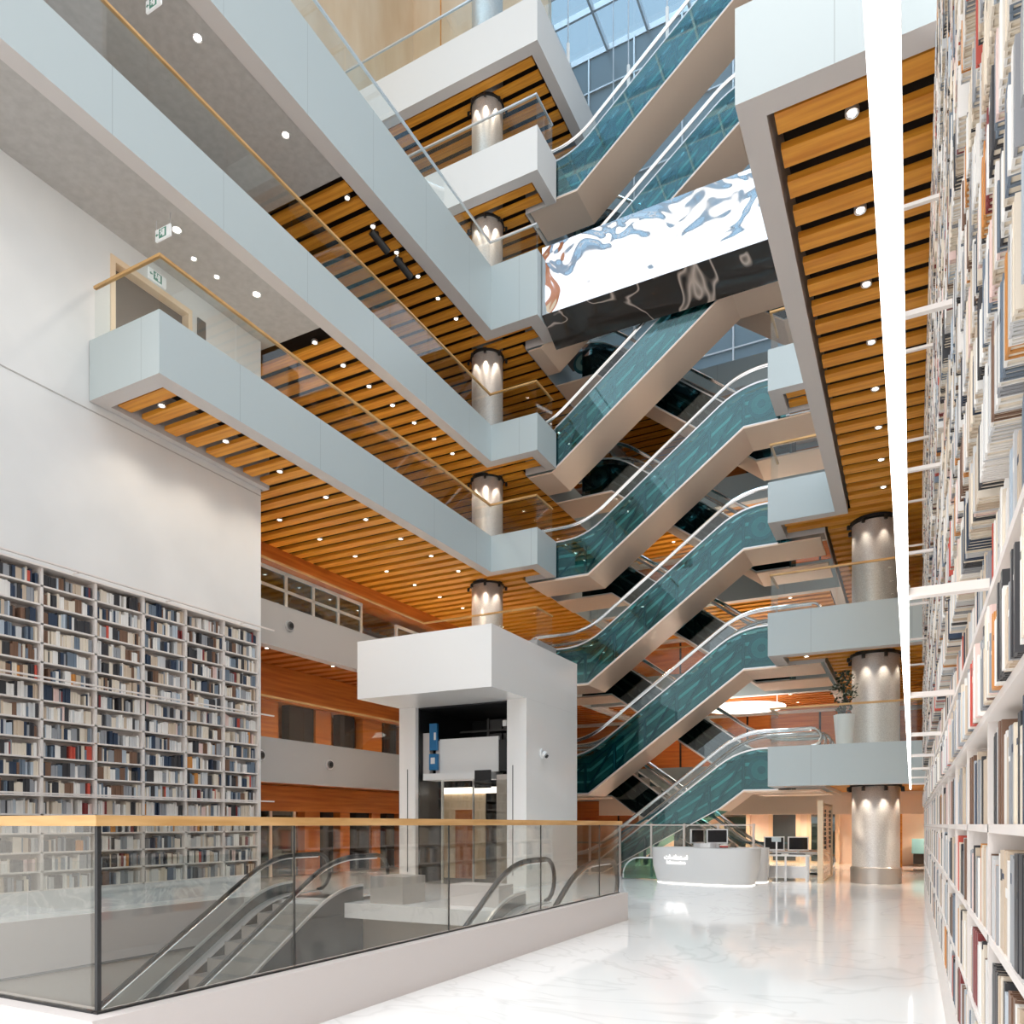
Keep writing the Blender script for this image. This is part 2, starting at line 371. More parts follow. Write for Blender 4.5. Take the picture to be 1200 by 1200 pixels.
w = MB(); w.box(-22, 6, 35, 35.3, 0, 17.7)
for k in range(9): w.box(-21.5 + 3 * k, -21.42 + 3 * k, 34.97, 35.0, 0, 17.6, 1)
tag(w.build('wall_back', ['woodred', 'dark']), 'dark timber wall at the far end of the galleries', 'wall', kind='structure')
w = MB(); w.box(-11, 6, 33.6, 33.9, 0, 2.62); 
tag(w.build('wall_far', 'peach'), 'pale wall with door openings behind the information desk', 'wall', kind='structure')
w = MB(); w.box(-21.3, -21., -1, 35, 0, 39)
tag(w.build('wall_outer', 'woodred'), 'timber wall at the back of the left galleries', 'wall', kind='structure')
w = MB(); w.box(5.02, 5.3, 20.4, 35, 0, 39); w.box(.9, 5.02, 20.32, 20.6, 0, 9.8)
tag(w.build('wall_side', 'white'), 'plain wall closing the right galleries beyond the book wall', 'wall', kind='structure')
w = MB(); w.box(-20.9, -12.75, 27.6, 27.9, 27.95, 39); w.box(-19.6, -19.2, 6, 27.6, 19.85, 39)
for k in range(4): w.box(-20 + 2.2 * k, -19.96 + 2.2 * k, 27.57, 27.6, 27.9, 39, 1)
tag(w.build('wall_upper', ['woodpale', 'wood']), 'pale timber wall high above the fifth gallery', 'wall', kind='structure')
w = MB(); w.box(-21., 5, 35, 35.3, 17.7, 39)
for k in range(12): w.box(-20.9 + 2.3 * k, -20.82 + 2.3 * k, 34.9, 35.0, 17.7, 39, 1)
for k in range(9): w.box(-21, 5, 34.92, 35.0, 18 + 2.4 * k, 18.07 + 2.4 * k, 1)
tag(w.build('wall_clerestory', ['bluepanel', 'silver']), 'blue grey glazed wall under the skylight', 'wall', kind='structure')

w = MB(); w.box(-9.75, -8.95, 12.5, 13.3, 0, .55); tag(w.build('plinth_block', 'grey'), 'low grey stone block between the foreground escalators', 'plinth', kind='structure')
w = MB(); w.box(-8.1, -7.0, 12.9, 13.5, 0, .42); tag(w.build('plinth_block', 'plinth'), 'low pale stone block behind the foreground balustrade', 'plinth', kind='structure')
# left galleries: partitions, bulkheads
for z0, z1, y0, y1 in ((9.40, 9.9, 14.05, 34.7), (5.3, 6.35, 14.05, 34.7), (2.0, 2.76, 14.05, 34.7)):
    b = MB(); b.box(-17.9, -16.9, y0, y1, z0, z1)
    tag(b.build('beam', 'woodred'), 'timber bulkhead beam under the %s gallery' % ('third' if z0 > 8 else 'second' if z0 > 4 else 'first'), 'beam', kind='structure')
def partition(name, label, x, y0, y1, z0, z1, n, fm, gm, extra=None):
    r = thing(name, label, 'glass partition', (x, (y0 + y1) / 2, z0), kind='structure')
    b = MB(); st = (y1 - y0) / n
    for i in range(n + 1): b.box(x - .05, x + .05, y0 + i * st - .05, y0 + i * st + .05, z0, z1)
    b.box(x - .05, x + .05, y0, y1, z1 - .1, z1); b.box(x - .05, x + .05, y0, y1, z1 - .62, z1 - .54); b.build('partition_frame', fm, r)
    g = MB(); g.box(x - .01, x + .01, y0, y1, z0, z1); g.build('glazing', gm, r)
    return r
partition('window_1', 'white framed glass partition on the second gallery beside the bookcase wall', -17.2, 14.2, 21.5, 7.46, 9.38, 6, 'white', 'smoke')
partition('window_3', 'white framed glass partition on the second gallery behind the lift tower', -17.2, 23.6, 28.4, 7.46, 9.1, 4, 'white', 'smoke')
partition('window_2', 'timber framed glass doors on the ground floor beside the bookcase wall', -17.2, 14.2, 18.2, 0, 2.3, 4, 'peach', 'smoke')
b = MB()
for i in range(12): b.box(-17.4, -17.1, 18.6 + .85 * i, 18.6 + .85 * i + (.5 if i % 3 else .7), 0, 2.1, i % 2)
tag(b.build('wall_cladding', ['woodred', 'dark']), 'dark slatted timber wall on the ground floor', 'wall', kind='structure')
b = MB()
for i in range(16): b.box(-17.4, -17.1, 14.3 + 1.2 * i, 14.3 + 1.2 * i + (.75 if i % 3 else 1.1), 3.9, 5.4, i % 2)
tag(b.build('wall_cladding', ['woodred', 'dark']), 'dark timber wall on the first gallery', 'wall', kind='structure')

# roof: glass on a steel grid
r = thing('roof', 'glazed skylight on a white steel grid', 'skylight', (-6, 18, 39), kind='structure')
g = MB(); g.box(-21, 5, -1, 35, 39.2, 39.24); g.build('roof_glazing', 'roofglass', r)
b = MB()
for i in range(14): b.box(-21 + 2 * i - .05, -21 + 2 * i + .05, -1, 35, 38.85, 39.2)
for i in range(19): b.box(-21, 5, -1 + 2 * i - .05, -1 + 2 * i + .05, 38.9, 39.19)
for i in range(5): b.box(-21, 5, -1 + 8 * i - .14, -1 + 8 * i + .14, 38.2, 38.85)
b.build('roof_grid', 'silver', r)
for x, y in ((-12.5, 29), (-10.6, 31), (-8.5, 29.5), (-6.9, 31), (-12., 33)):
    t = MB(); t.tube([(x, y, 38.9), (x, y, 33.6)], .03, 8, 0); t.tube([(x, y, 33.6), (x, y, 32.4)], .07, 10, 1)
    tag(t.build('pendant_lamp', ['silver', 'signwhite']), 'thin white rod lamp hanging from the skylight', 'pendant lamp', 'rod lamps under the skylight')

# ------------------------------------------------------------------ columns with spot rings
def column(label, x, y, r, ztop, sof):
    c = thing('column', label, 'column', (x, y, 0), kind='structure')
    b = MB(); b.lathe([(r + .04, 0), (r + .04, .42), (r + .015, .43), (r, .45), (r, ztop)], (x, y, 0), 40, ms=[1, 1, 1, 0]); b.build('shaft', ['columnsteel', 'steel'], c, smooth=True)
    for z in sof:
        k = MB(); k.lathe([(r + .003, z + .03), (r + .05, z + .03), (r + .05, z + .12), (r + .003, z + .12)], (x, y, 0), 32)
        for i in range(8):
            w = 2 * PI * (i + .5) / 8; cx, cy = x + (r + .12) * math.cos(w), y + (r + .12) * math.sin(w)
            k.lathe([(.03, -.10), (.045, -.10), (.045, 0), (.03, .02)], (cx, cy, z), 10); k.tube([(x + r * math.cos(w), y + r * math.sin(w), z + .05), (cx, cy, z)], .02, 5)
        k.build('spotlight_ring', 'black', c)
    return c
column('round steel clad column behind the left landings, rising past every gallery', -13.07, 23.25, .54, 38.8, (9.80, 13.42, 17.68, 22.26, 26.36))
column('stout round steel clad column on the right beside the book wall', -.88, 23.3, .60, 9.8, (2.6, 6.16, 9.80))
# ------------------------------------------------------------------ balustrades
def balustrade(label, pts, z, h=1.02, step=1.75, rail='rail', gl='glass', rr=.03, skip_rail=False, cat='balustrade', gb=0., group=None):
    r = thing('glass_balustrade', label, cat, (pts[0][0], pts[0][1], z), group)
    for a, b in zip(pts[:-1], pts[1:]):
        L = math.hypot(b[0] - a[0], b[1] - a[1]); n = max(1, round(L / step))
        for i in range(n):
            g0 = .012 / L; t0, t1 = i / n + g0, (i + 1) / n - g0
            p = (a[0] + (b[0] - a[0]) * t0, a[1] + (b[1] - a[1]) * t0); q = (a[0] + (b[0] - a[0]) * t1, a[1] + (b[1] - a[1]) * t1)
            m = MB(); m.obox(p, q, .008, z - gb, z + h); m.build('glass_panel', gl, r, recalc=False)
    if not skip_rail:
        m = MB(); Lp = []; Rp = []
        for i, p in enumerate(pts):
            d0 = Vector((p[0] - pts[i - 1][0], p[1] - pts[i - 1][1])).normalized() if i else None
            d1 = Vector((pts[i + 1][0] - p[0], pts[i + 1][1] - p[1])).normalized() if i < len(pts) - 1 else None
            if d0 is None: d0 = d1
            if d1 is None: d1 = d0
            n0 = Vector((-d0.y, d0.x)); n1 = Vector((-d1.y, d1.x)); nn = (n0 + n1) / max(.2, 1 + n0.dot(n1)) * rr
            Lp.append((p[0] + nn.x, p[1] + nn.y, z + h)); Rp.append((p[0] - nn.x, p[1] - nn.y, z + h))
        m.strip(Lp, Rp, (0, 0, rr * 1.7))
        m.build('handrail', rail, r)
    return r
e = .07
balustrade('glass balustrade with oak rail along the third gallery balcony that ends at the white wall', [(-14.12, 9.52), (-12.24, 9.52), (-12.24, YF + e), (XL - e, YF + e), (XL - e, 23.2)], 11.0)
balustrade('glass balustrade with oak rail along the fourth gallery, above the plaster soffit', [(-12.24, 2.0), (-12.24, YF + e), (XL - e, YF + e), (XL - e, 23.2)], 14.62)
balustrade('glass balustrade along the tall fifth gallery fascia', [(-12.24, 2.0), (-12.24, YF + e), (XL - e, YF + e), (XL - e, 22.1)], 19.8, .82, rail='silver')
balustrade('glass balustrade on the sixth gallery landing below the skylight', [(-18.5, YF + e), (XL - e, YF + e), (XL - e, 23.2)], 23.72, rail='silver')
balustrade('glass balustrade on the topmost seventh gallery', [(-18.5, YF + e), (XL - e, YF + e), (XL - e, 23.2)], 27.9, rail='silver')
balustrade('glass balustrade with oak rail on the second gallery behind the lift tower', [(-14.83, 14.1), (-14.83, YF + e), (XL - e, YF + e), (XL - e, 23.2)], 7.45)
balustrade('glass balustrade with oak rail on the first gallery left of the lift tower', [(-14.83, 14.1), (-14.83, YF + e), (XL - e, YF + e), (XL - e, 23.2)], 3.88)
balustrade('long glass balustrade with oak rail and potted plant behind, lowest gallery on the right', [(XR + e, 23.2), (XR + e, YF + e), (4.9, YF + e)], 3.72)
balustrade('glass balustrade on the second gallery in front of the stout column', [(XR + e, 23.2), (XR + e, YF + e), (4.9, YF + e)], 7.38)
balustrade('short glass balustrade on the third gallery landing at the right', [(XR + e, 23.2), (XR + e, YF + e), (-1.95, YF + e)], 10.96)
balustrade('glass balustrade on the fourth gallery landing partly hidden by the long soffit', [(XR + e, 23.2), (XR + e, YF + e), (4.9, YF + e)], 14.6)
for n in (2, 3, 4):
    balustrade('%s gallery balustrade at the far side behind the escalators' % ORD[n], [(-11.5, 29.27), (-2.3, 29.27)], ZF[n] + .04, step=2.3)

# escalator well: plinth, glass, rail
pl = MB()
pl.box(-4.45, -4.22, 2.83, 12.32, 0, .455); pl.box(-14.1, -4.45, 2.83, 3.06, 0, .455)
tag(pl.build('plinth_wall', 'plinth'), 'low warm grey plinth round the open escalator well', 'plinth', kind='structure')
r = thing('glass_balustrade', 'foreground glass balustrade with thick oak rail round the escalator well', 'balustrade', (-4.36, 7.5, .455))
ys = [2.96, 4.62, 6.92, 9.2, 11.35, 12.2]
for a, b in zip(ys[:-1], ys[1:]):
    m = MB(); m.box(-4.372, -4.348, a + .01, b - .01, .47, 1.59); m.build('glass_panel', 'glassgrey', r)
for a, b in ((-14.05, -11.4), (-11.4, -8.4), (-8.4, -6.3), (-6.3, -4.40)):
    m = MB(); m.box(a + .01, b - .01, 2.948, 2.972, .47, 1.59); m.build('glass_panel', 'glassgrey', r)
m = MB(); m.box(-4.40, -4.32, 2.92, 12.32, 1.59, 1.655); m.box(-14.1, -4.40, 2.92, 3.0, 1.59, 1.655); m.build('handrail', 'rail', r)
m = MB(); m.box(-4.38, -4.34, 2.94, 12.25, .456, .468); m.box(-14.1, -4.39, 2.94, 2.98, .456, .468); m.build('base_channel', 'black', r)
m = MB(); m.box(-4.373, -4.347, 2.947, 2.973, .476, 1.59)
for y in ys[1:-1]: m.box(-4.368, -4.352, y - .005, y + .005, .476, 1.59)
m.build('joint', 'black', r)
r = balustrade('plain glass balustrade on the far edge of the escalator well below the bookcase', [(-13.2, 3.2), (-13.2, 12.2)], .0, .95, 2.4, skip_rail=True, gl='glass')

# ------------------------------------------------------------------ mirrored bridge
b = MB(); zb, zt = 17.85, 20.0
P = [(22.2, zb), (23.3, 17.35), (23.3, zt), (22.2, zt)]
x0, x1 = XL + .03, -1.9
F = lambda x: [(x, y, z) for y, z in P]
A, B2 = F(x0), F(x1)
b.face([A[0], B2[0], B2[3], A[3]], 0); b.face([A[1], A[0], B2[0], B2[1]][::-1], 1); b.face([A[2], B2[2], B2[1], A[1]], 1); b.face([A[3], B2[3], B2[2], A[2]], 0)
b.face(A, 0); b.face(B2[::-1], 0)
br = thing('bridge', 'footbridge clad in rippled mirror steel with a black marble underside, spanning the escalators', 'bridge', ((x0 + x1) / 2, 22.7, zb), kind='structure')
b.build('cladding', ['mirror', 'blackmarble'], br)

# ------------------------------------------------------------------ escalators
def escalator(label, o, u, v, L, a, c, z0, z1, w=1.55, clad=(0, None), soffit=True, side='teal', depth=1.15, newel=(True, True), gear=True, topoff=.06, hr=.93, group='escalators of the crossing stack', inner=True):
    """o: plan origin of the lower end; u: plan direction that climbs; v: plan direction away from the visible side."""
    u = Vector((*u, 0)); v = Vector((*v, 0))
    def W(s, t, z): return (o[0] + u.x * s + v.x * t, o[1] + u.y * s + v.y * t, z)
    base = [(0, z0), (a, z0), (c, z1), (L, z1)]
    nos = fillet(base, .75, 6)
    r = thing('escalator', label, 'escalator', W(L / 2, w / 2, min(z0, 0) if z0 < 0 else z0 - depth), group)
    s0, s1 = clad[0], L if clad[1] is None else clad[1]
    us = sorted(set([s0, s1] + [p[0] for p in nos if s0 < p[0] < s1] + [p for p in (a + .12, c + .12) if s0 < p < s1]))
    lo = [(0, z0 - depth), (a + .12, z0 - depth), (c + .12, z1 - depth), (L, z1 - depth)]
    top = lambda s: interp(nos, s) + topoff
    def bot(s):
        z = interp(lo, s); return max(z, .012) if z0 == 0 else z
    for t, nm in ((.0, 'side_cladding'), (w - .03, 'side_cladding')):
        m = MB(); m.strip([W(s, t, max(top(s), bot(s) + .01)) for s in us], [W(s, t, bot(s)) for s in us], tuple(v * .03)); m.build(nm, side, r)
    us2 = sorted(set([0, L] + [p[0] for p in nos] + [a + .12, c + .12]))
    if soffit:
        us3 = [s for s in us2 if not (z0 == 0 and interp(lo, s) < .05)]
        m = MB(); m.strip([W(s, -.01, interp(lo, s) - .002) for s in us3], [W(s, w + .01, interp(lo, s) - .002) for s in us3], (0, 0, -.045)); m.build('soffit', 'trusssteel', r)
    # trim line along the cladding top and bottom
    m = MB()
    for t in (-.012, w - .03):
        m.strip([W(s, t, top(s) + .05) for s in us], [W(s, t, top(s)) for s in us], tuple(v * .05))
    m.strip([W(s, -.012, bot(s) + .03) for s in us], [W(s, -.012, bot(s)) for s in us], tuple(v * .02))
    m.build('trim', 'silver', r)
    # inner truss
    if inner:
        m = MB()
        for dz in (.12, 1.02):
            m.strip([W(s, .10, bot(s) + dz) for s in us], [W(s, .10, bot(s) + dz - .06) for s in us], tuple(v * .06))
        n = max(3, int((s1 - s0) / .95))
        for i in range(n + 1):
            s = s0 + (s1 - s0) * i / n; zt = min(top(s) - .1, bot(s) + .95)
            m.tube([W(s, .12, bot(s) + .05), W(s, .12, zt)], .05, 5)
            if i < n:
                s2 = s0 + (s1 - s0) * (i + 1) / n
                m.tube([W(s, .12, bot(s) + .05), W(s2, .12, min(top(s2) - .1, bot(s2) + .95))], .042, 5)
        m.build('truss', 'trussgreen', r)
        m = MB(); 
        m.strip([W(s, .235, max(bot(s) + .18, top(s) - .09)) for s in us], [W(s, .235, bot(s) + .06) for s in us], tuple(v * .02)); dcas = m.build('drive_casing', 'tealinner', r)
        m = MB()
        for dz, hh, tt in ((.36, .07, .19), (.74, .10, .19)):
            m.strip([W(s, tt, min(bot(s) + dz + hh, top(s) - .08)) for s in us], [W(s, tt, min(bot(s) + dz, top(s) - .1)) for s in us], tuple(v * .03))
        m.build('track', 'trackgrey', r)
        if gear:
            for s in ((c + .62),):
                if s0 < s < s1:
                    m = MB(); ctr = W(s, .06, z1 - .55); m.disc(ctr, v, .40, .03, 28, 0); m.disc(W(s, .055, z1 - .55), v, .30, .004, 28, 1); m.disc(W(s, .045, z1 - .55), v, .12, .01, 20, 0)
                    m.build('gear_wheel', ['trussgreen', 'gear'], dcas)
    # steps
    m = MB(); n = max(6, int((c - a) / .42)); st = (L - .2) / max(1, int((L - .2) / .42)); s = .1
    while s < L - .15:
        z = interp(nos, s + st / 2); m.face([W(s, .26, z), W(s + st, .26, z), W(s + st, w - .26, z), W(s, w - .26, z)], 0)
        z2 = interp(nos, min(L, s + st * 1.5)); m.face([W(s + st, .26, z), W(s + st, w - .26, z), W(s + st, w - .26, z2), W(s + st, .26, z2)], 1)
        s += st
    m.build('steps', ['greydark', 'grey'], r, recalc=False)
    # balustrades and handrails
    e0, e1 = .25, L - .25
    up = [p for p in nos if e0 < p[0] < e1]; up = [(e0, z0)] + up + [(e1, z1)]
    for t in (.14, w - .14):
        g = [W(s, t, z + hr - .05) for s, z in up]; k = [W(s, t, z + .08) for s, z in up]
        rr = (hr - .21) / 2; rq = rr + .05
        endA = [W(e0 - rr * math.sin(q), t, z0 + hr - .05 - rr + rr * math.cos(q)) for q in [PI * j / 8 for j in range(9)]]
        endB = [W(e1 + rr * math.sin(q), t, z1 + hr - .05 - rr + rr * math.cos(q)) for q in [PI * j / 8 for j in range(9)]]
        m = MB(); m.strip(g, k, tuple(v * .012))
        if newel[0]: m.face(endA); 
        if newel[1]: m.face(endB)
        m.build('balustrade_glass', 'glass', r, recalc=False)
        hp = [W(s, t + .006, z + hr) for s, z in up]
        rA = [W(e0 - rq * math.sin(q), t + .006, z0 + hr - rq + rq * math.cos(q)) for q in [PI * j / 8 for j in range(9)]]
        rB = [W(e1 + rq * math.sin(q), t + .006, z1 + hr - rq + rq * math.cos(q)) for q in [PI * j / 8 for j in range(9)]]
        path = (rA[::-1] if newel[0] else []) + hp[1 if newel[0] else 0:(-1 if newel[1] else None)] + (rB if newel[1] else [])
        if newel[0]: path = rA[::-1] + hp[1:(-1 if newel[1] else None)] + (rB if newel[1] else [])
        m = MB(); m.tube(path, .043, 8, 0); hrail = m.build('handrail', HR[0], r, smooth=True)
        m = MB(); m.tube([(x, y, z - .06) for x, y, z in hp], .022, 6, 0); m.build('handrail_trim', 'chrome', hrail, smooth=True)
    # inner skirts and decking
    m = MB()
    for t in (.03, w - .25): m.strip([W(s, t, z + .10) for s, z in up], [W(s, t + .22, z + .10) for s, z in up], (0, 0, -.03))
    m.build('decking', 'silver', r)
    return r
M['trackgrey'] = mat('track_rail', (.58, .62, .54), .4, .3)
HR = ['chrome']
X0 = -11.55
YE = 23.42; YG = 25.75
A_, C_ = 2.05, 7.0                                   # start and end of the incline
def E(n, z0, z1, a=A_, c=C_, L=9.25, x0=X0, clad=None, **k):
    lab = {0: 'ground floor up to the first gallery', 1: 'first up to the second gallery', 2: 'second up to the third gallery', 3: 'third up to the fourth gallery',
           4: 'fourth gallery up past the mirrored bridge', 5: 'fifth to sixth gallery, half hidden by bridge', 6: 'sixth gallery up to the skylight level'}[n]
    return escalator('teal sided front escalator rising right, ' + lab, (x0, YE), (1, 0), (0, 1), L, a, c, z0, z1,
                     clad=clad or (XL - x0 - .05, XR - x0 + .05), hr=.62, **k)
E(0, 0., ZF[1], clad=(1.0, XR - X0 + .05))
E(1, ZF[1], ZF[2]); E(2, ZF[2], ZF[3]); E(3, ZF[3], ZF[4])
E(4, ZF[4], ZF[5], a=.75, c=6.6)
E(5, ZF[5], ZF[6], a=.35, c=6.85); E(6, ZF[6], ZF[7], a=1.65, c=7.15)
def G(n, z0, z1, a=A_, c=C_, **k):
    lab = {0: 'ground floor up to the first gallery', 1: 'first up to the second gallery', 2: 'second up to the third gallery', 3: 'third up to the fourth gallery', 4: 'fourth up to the fifth gallery', 5: 'fifth up to the sixth gallery'}[n]
    return escalator('smoked glass rear escalator rising left, ' + lab, (-2.3, YG), (-1, 0), (0, 1), 9.25, a, c, z0, z1,
                     clad=(XR + 3.65 + .0 if False else 1.15, 8.25), side='smoke', hr=.72, **k)
G(0, 0., ZF[1]); G(1, ZF[1], ZF[2]); G(2, ZF[2], ZF[3]); G(3, ZF[3], ZF[4]); G(4, ZF[4], ZF[5], c=7.6); G(5, ZF[5], ZF[6], a=1.2, c=7.6)
HR[0] = 'rubber'
for x, lab in ((-10.25, 'handrails nearer the bookcase'), (-4.85, 'handrails next to the foreground balustrade end')):
    escalator('escalator sinking into the foreground well, ' + lab, (x, 3.9), (0, 1), (-1, 0), 9.9, 1.0, 8.2, -4.4, 0., w=1.95 if x < -8 else 1.6,
              side='darkglossy', soffit=False, group='escalators of the foreground well', inner=False, newel=(False, True), clad=(.6, 9.0), topoff=.30)
# ------------------------------------------------------------------ near bookcase (right)
FX = .245                                            # shelf front plane
BAY = 1.17; Y0 = .93; NB = 16
SH = [.4 + .4 * i for i in range(24)]                # shelf tops
bc = thing('bookcase', 'towering white bookcase along the right edge, full of books up to the soffit', 'bookcase', (.42, Y0 + BAY * NB / 2, 0))
m = MB(); m.box(FX + .0, .615, Y0, Y0 + BAY * NB, .0, .37); m.build('plinth', 'shelf', bc)
m = MB(); m.box(.595, .615, Y0, Y0 + BAY * NB, .37, 9.8); m.build('back_panel', 'shelf', bc)
for i in range(NB + 1):
    m = MB(); y = Y0 + BAY * i; m.box(FX, .595, y - .017, y + .017, .37, 2.36); m.box(FX + .06, .595, y - .012, y + .012, 2.36, 9.8); m.build('upright', 'shelf', bc)
for k, z in enumerate(SH):
    m = MB()
    led = k in (4, 5, 11, 17, 23)
    if z < 2.1 or led: m.box(FX - (.012 if led else 0), .595, Y0, Y0 + BAY * NB, z - .03, z)
    else: m.box(FX + .15, .595, Y0, Y0 + BAY * NB, z - .02, z)
    m.build('shelf_board', 'shelf', bc)
# books
def book_geo(mb, x, y, z, t, h, d, ci, pg, rich=True):
    """spine faces -x; x is the spine plane."""
    if rich:
        c = .004 if t > .02 else .003
        mb.box(x, x + .006, y, y + t, z, z + h, ci)
        mb.box(x + .006, x + d, y, y + c, z, z + h, ci); mb.box(x + .006, x + d, y + t - c, y + t, z, z + h, ci)
        mb.box(x + .0065, x + d - .006, y + c, y + t - c, z + .006, z + h - .006, pg)
    else: mb.box(x, x + d, y, y + t, z, z + h, ci)
books = []                                           # (score, row, bay, idx, y, z, t, h, d, x, colour)
cth, sth = math.cos(math.radians(27.5)), math.sin(math.radians(27.5))
def proj(x, y, z):
    zc = -x * sth + y * cth; return (600 + 900 * (x * cth + y * sth) / zc, 966 - 900 * (z - 1.6) / zc) if zc > .2 else (9999, 9999)
for k, z in enumerate(SH[:-1]):
    for b in range(NB):
        y = Y0 + BAY * b + .03; ye = Y0 + BAY * (b + 1) - .03; run = 0; col = 0
        if R.random() < .55: y += R.uniform(0, .08)
        if R.random() < .5: ye -= R.uniform(0, .1)
        idx = 0
        while True:
            if run <= 0:
                col = R.choices(range(14), BW_R if z > 1.9 else BW_N)[0]; run = R.choice([1, 1, 1, 2, 2, 3, 4]); hh = R.uniform(.25, .335) if z < 1.9 else R.uniform(.18, .29); tt = R.uniform(.026, .075) if z < 1.9 else R.uniform(.014, .038); dd = R.uniform(.2, .26)
            run -= 1
            t = tt * R.uniform(.92, 1.08); h = hh + R.uniform(-.006, .006)
            if y + t > ye: break
            over = z > 1.9
            x = (FX + .004 + R.uniform(0, .007)) if not over else (FX - .028 - .008 * R.random() if k not in (5, 11, 17) else FX + .003 + .01 * R.random())
            d = dd if over else min(dd, .3)
            idx += 1
            p0 = proj(x, y, z); p1 = proj(x, y + t, z + h)
            ok = p0[0] > 1060 and min(p0[0], p1[0]) < 1196 and max(p0[1], p1[1]) > 6 and min(p0[1], p1[1]) < 1196
            sc = abs(p1[0] - p0[0]) * abs(p1[1] - p0[1]) if ok else 0
            if over and ok: sc += abs(proj(x + d * .5, y, z)[0] - p0[0]) * abs(p1[1] - p0[1]) * .06
            books.append([sc, k, b, idx, y, z, t, h, d, x, col])
            y += t + R.choice([.001, .001, .002])
bk = sorted(range(len(books)), key=lambda i: -books[i][0])
near = set(bk[:300])
lastidx = {}
for B in books: lastidx[(B[1], B[2])] = max(lastidx.get((B[1], B[2]), 0), B[3])
ORDN = ['', 'first', 'second', 'third', 'fourth', 'fifth', 'sixth', 'seventh', 'eighth', 'ninth', 'tenth', 'eleventh', 'twelfth', 'thirteenth', 'fourteenth', 'fifteenth', 'sixteenth',
        'seventeenth', 'eighteenth', 'nineteenth', 'twentieth', '21st', '22nd', '23rd', '24th', '25th', '26th', '27th', '28th', '29th', '30th', '31st', '32nd', '33rd', '34th', '35th', '36th'] + ['%d%s' % (i, {1: 'st', 2: 'nd', 3: 'rd'}.get(i % 10, 'th')) for i in range(37, 120)]
stuff = MB(); far_m = []
for i, B in enumerate(books):
    sc, k, b, idx, y, z, t, h, d, x, col = B
    if i in near:
        o = MB(); c = .005; z0 = z + .0005
        o.box(x, x + .007, y, y + t, z0, z0 + h, 0); o.box(x + .007, x + d, y, y + c, z0, z0 + h, 0); o.box(x + .007, x + d, y + t - c, y + t, z0, z0 + h, 0)
        if R.random() < .4:
            zz = z0 + h * R.uniform(.55, .8); o.box(x - .0007, x, y + t * .12, y + t * .88, zz, zz + h * R.uniform(.04, .14), 1)
        q = o.build('book', [BM[col], BM[R.choice([0, 1, 4, 6])]], recalc=False)
        n = lastidx[(k, b)] - idx + 1
        bay = 'edge bay' if b == 0 else ORDN[b + 1] + ' bay'
        shn = 'bottom shelf' if k == 0 else ORDN[k + 1] + ' shelf up'
        tag(q, '%s book, %s from far upright, %s of near bookcase, %s' % (BOOKC[col][0], ORDN[n], bay, shn), 'book', 'books in the right bookcase')
        p = MB(); p.box(x + .008, x + d - .008, y + c + .0003, y + t - c - .0003, z0 + .005, z0 + h - .006); p.build('page_block', 'pages', q, recalc=False)
    else:
        book_geo(stuff, x, y, z + .0005, t, h, d, col, 14, True)
# ------------------------------------------------------------------ far bookcase (left wall)
LX = -13.86; LB = 1.03; LY0 = 6.28; LN = 7
zr = [.42 + .3425 * i for i in range(18)]            # shelf tops, last is the cornice
lb = thing('bookcase', 'wide white bookcase of crowded shelves against the far left wall', 'bookcase', (-14.0, LY0 + LB * LN / 2, 0))
m = MB(); m.box(-14.19, LX + .02, LY0, LY0 + LB * LN, 0, .40); m.build('plinth', 'marblegrey', lb)
m = MB(); m.box(-14.19, -14.16, LY0, LY0 + LB * LN, .4, 6.3); m.build('back_panel', 'shelf', lb)
for i in range(LN + 1):
    m = MB(); y = LY0 + LB * i; m.box(-14.16, LX, y - .025, y + .025, .4, zr[-1]); m.build('upright', 'shelf', lb)
for k, z in enumerate(zr):
    m = MB(); e = .12 if k in (5, 11, 17) else 0
    m.box(-14.16, LX + e * .4, LY0 - .02, LY0 + LB * LN + .02, z - .03, z); m.build('shelf_board', 'shelf', lb)
for k, z in enumerate(zr[:-1]):
    for b in range(LN):
        y = LY0 + LB * b + .04; ye = LY0 + LB * (b + 1) - .04; run = 0
        while True:
            if run <= 0: col = R.choices(range(14), BW_L if k not in (9, 3, 4) else BW_R)[0]; run = R.choice([1, 1, 2, 3]); hh = R.uniform(.19, .275); tt = R.uniform(.022, .055)
            run -= 1; t = tt * R.uniform(.9, 1.1)
            if y + t > ye: break
            h = hh + R.uniform(-.008, .008)
            stuff.box(LX - .03 - .2, LX - .03 - R.uniform(0, .03), y, y + t, z + .0005, z + h, col)
            y += t + .002
            if R.random() < .04: y += R.uniform(.03, .1)
q = stuff.build('books', BM + [M['pages']], recalc=False, origin=(.3, 10, 0))
tag(q, 'thousands of upright books filling the rest of both bookcases', 'books', 'books in the bookcases', kind='stuff')
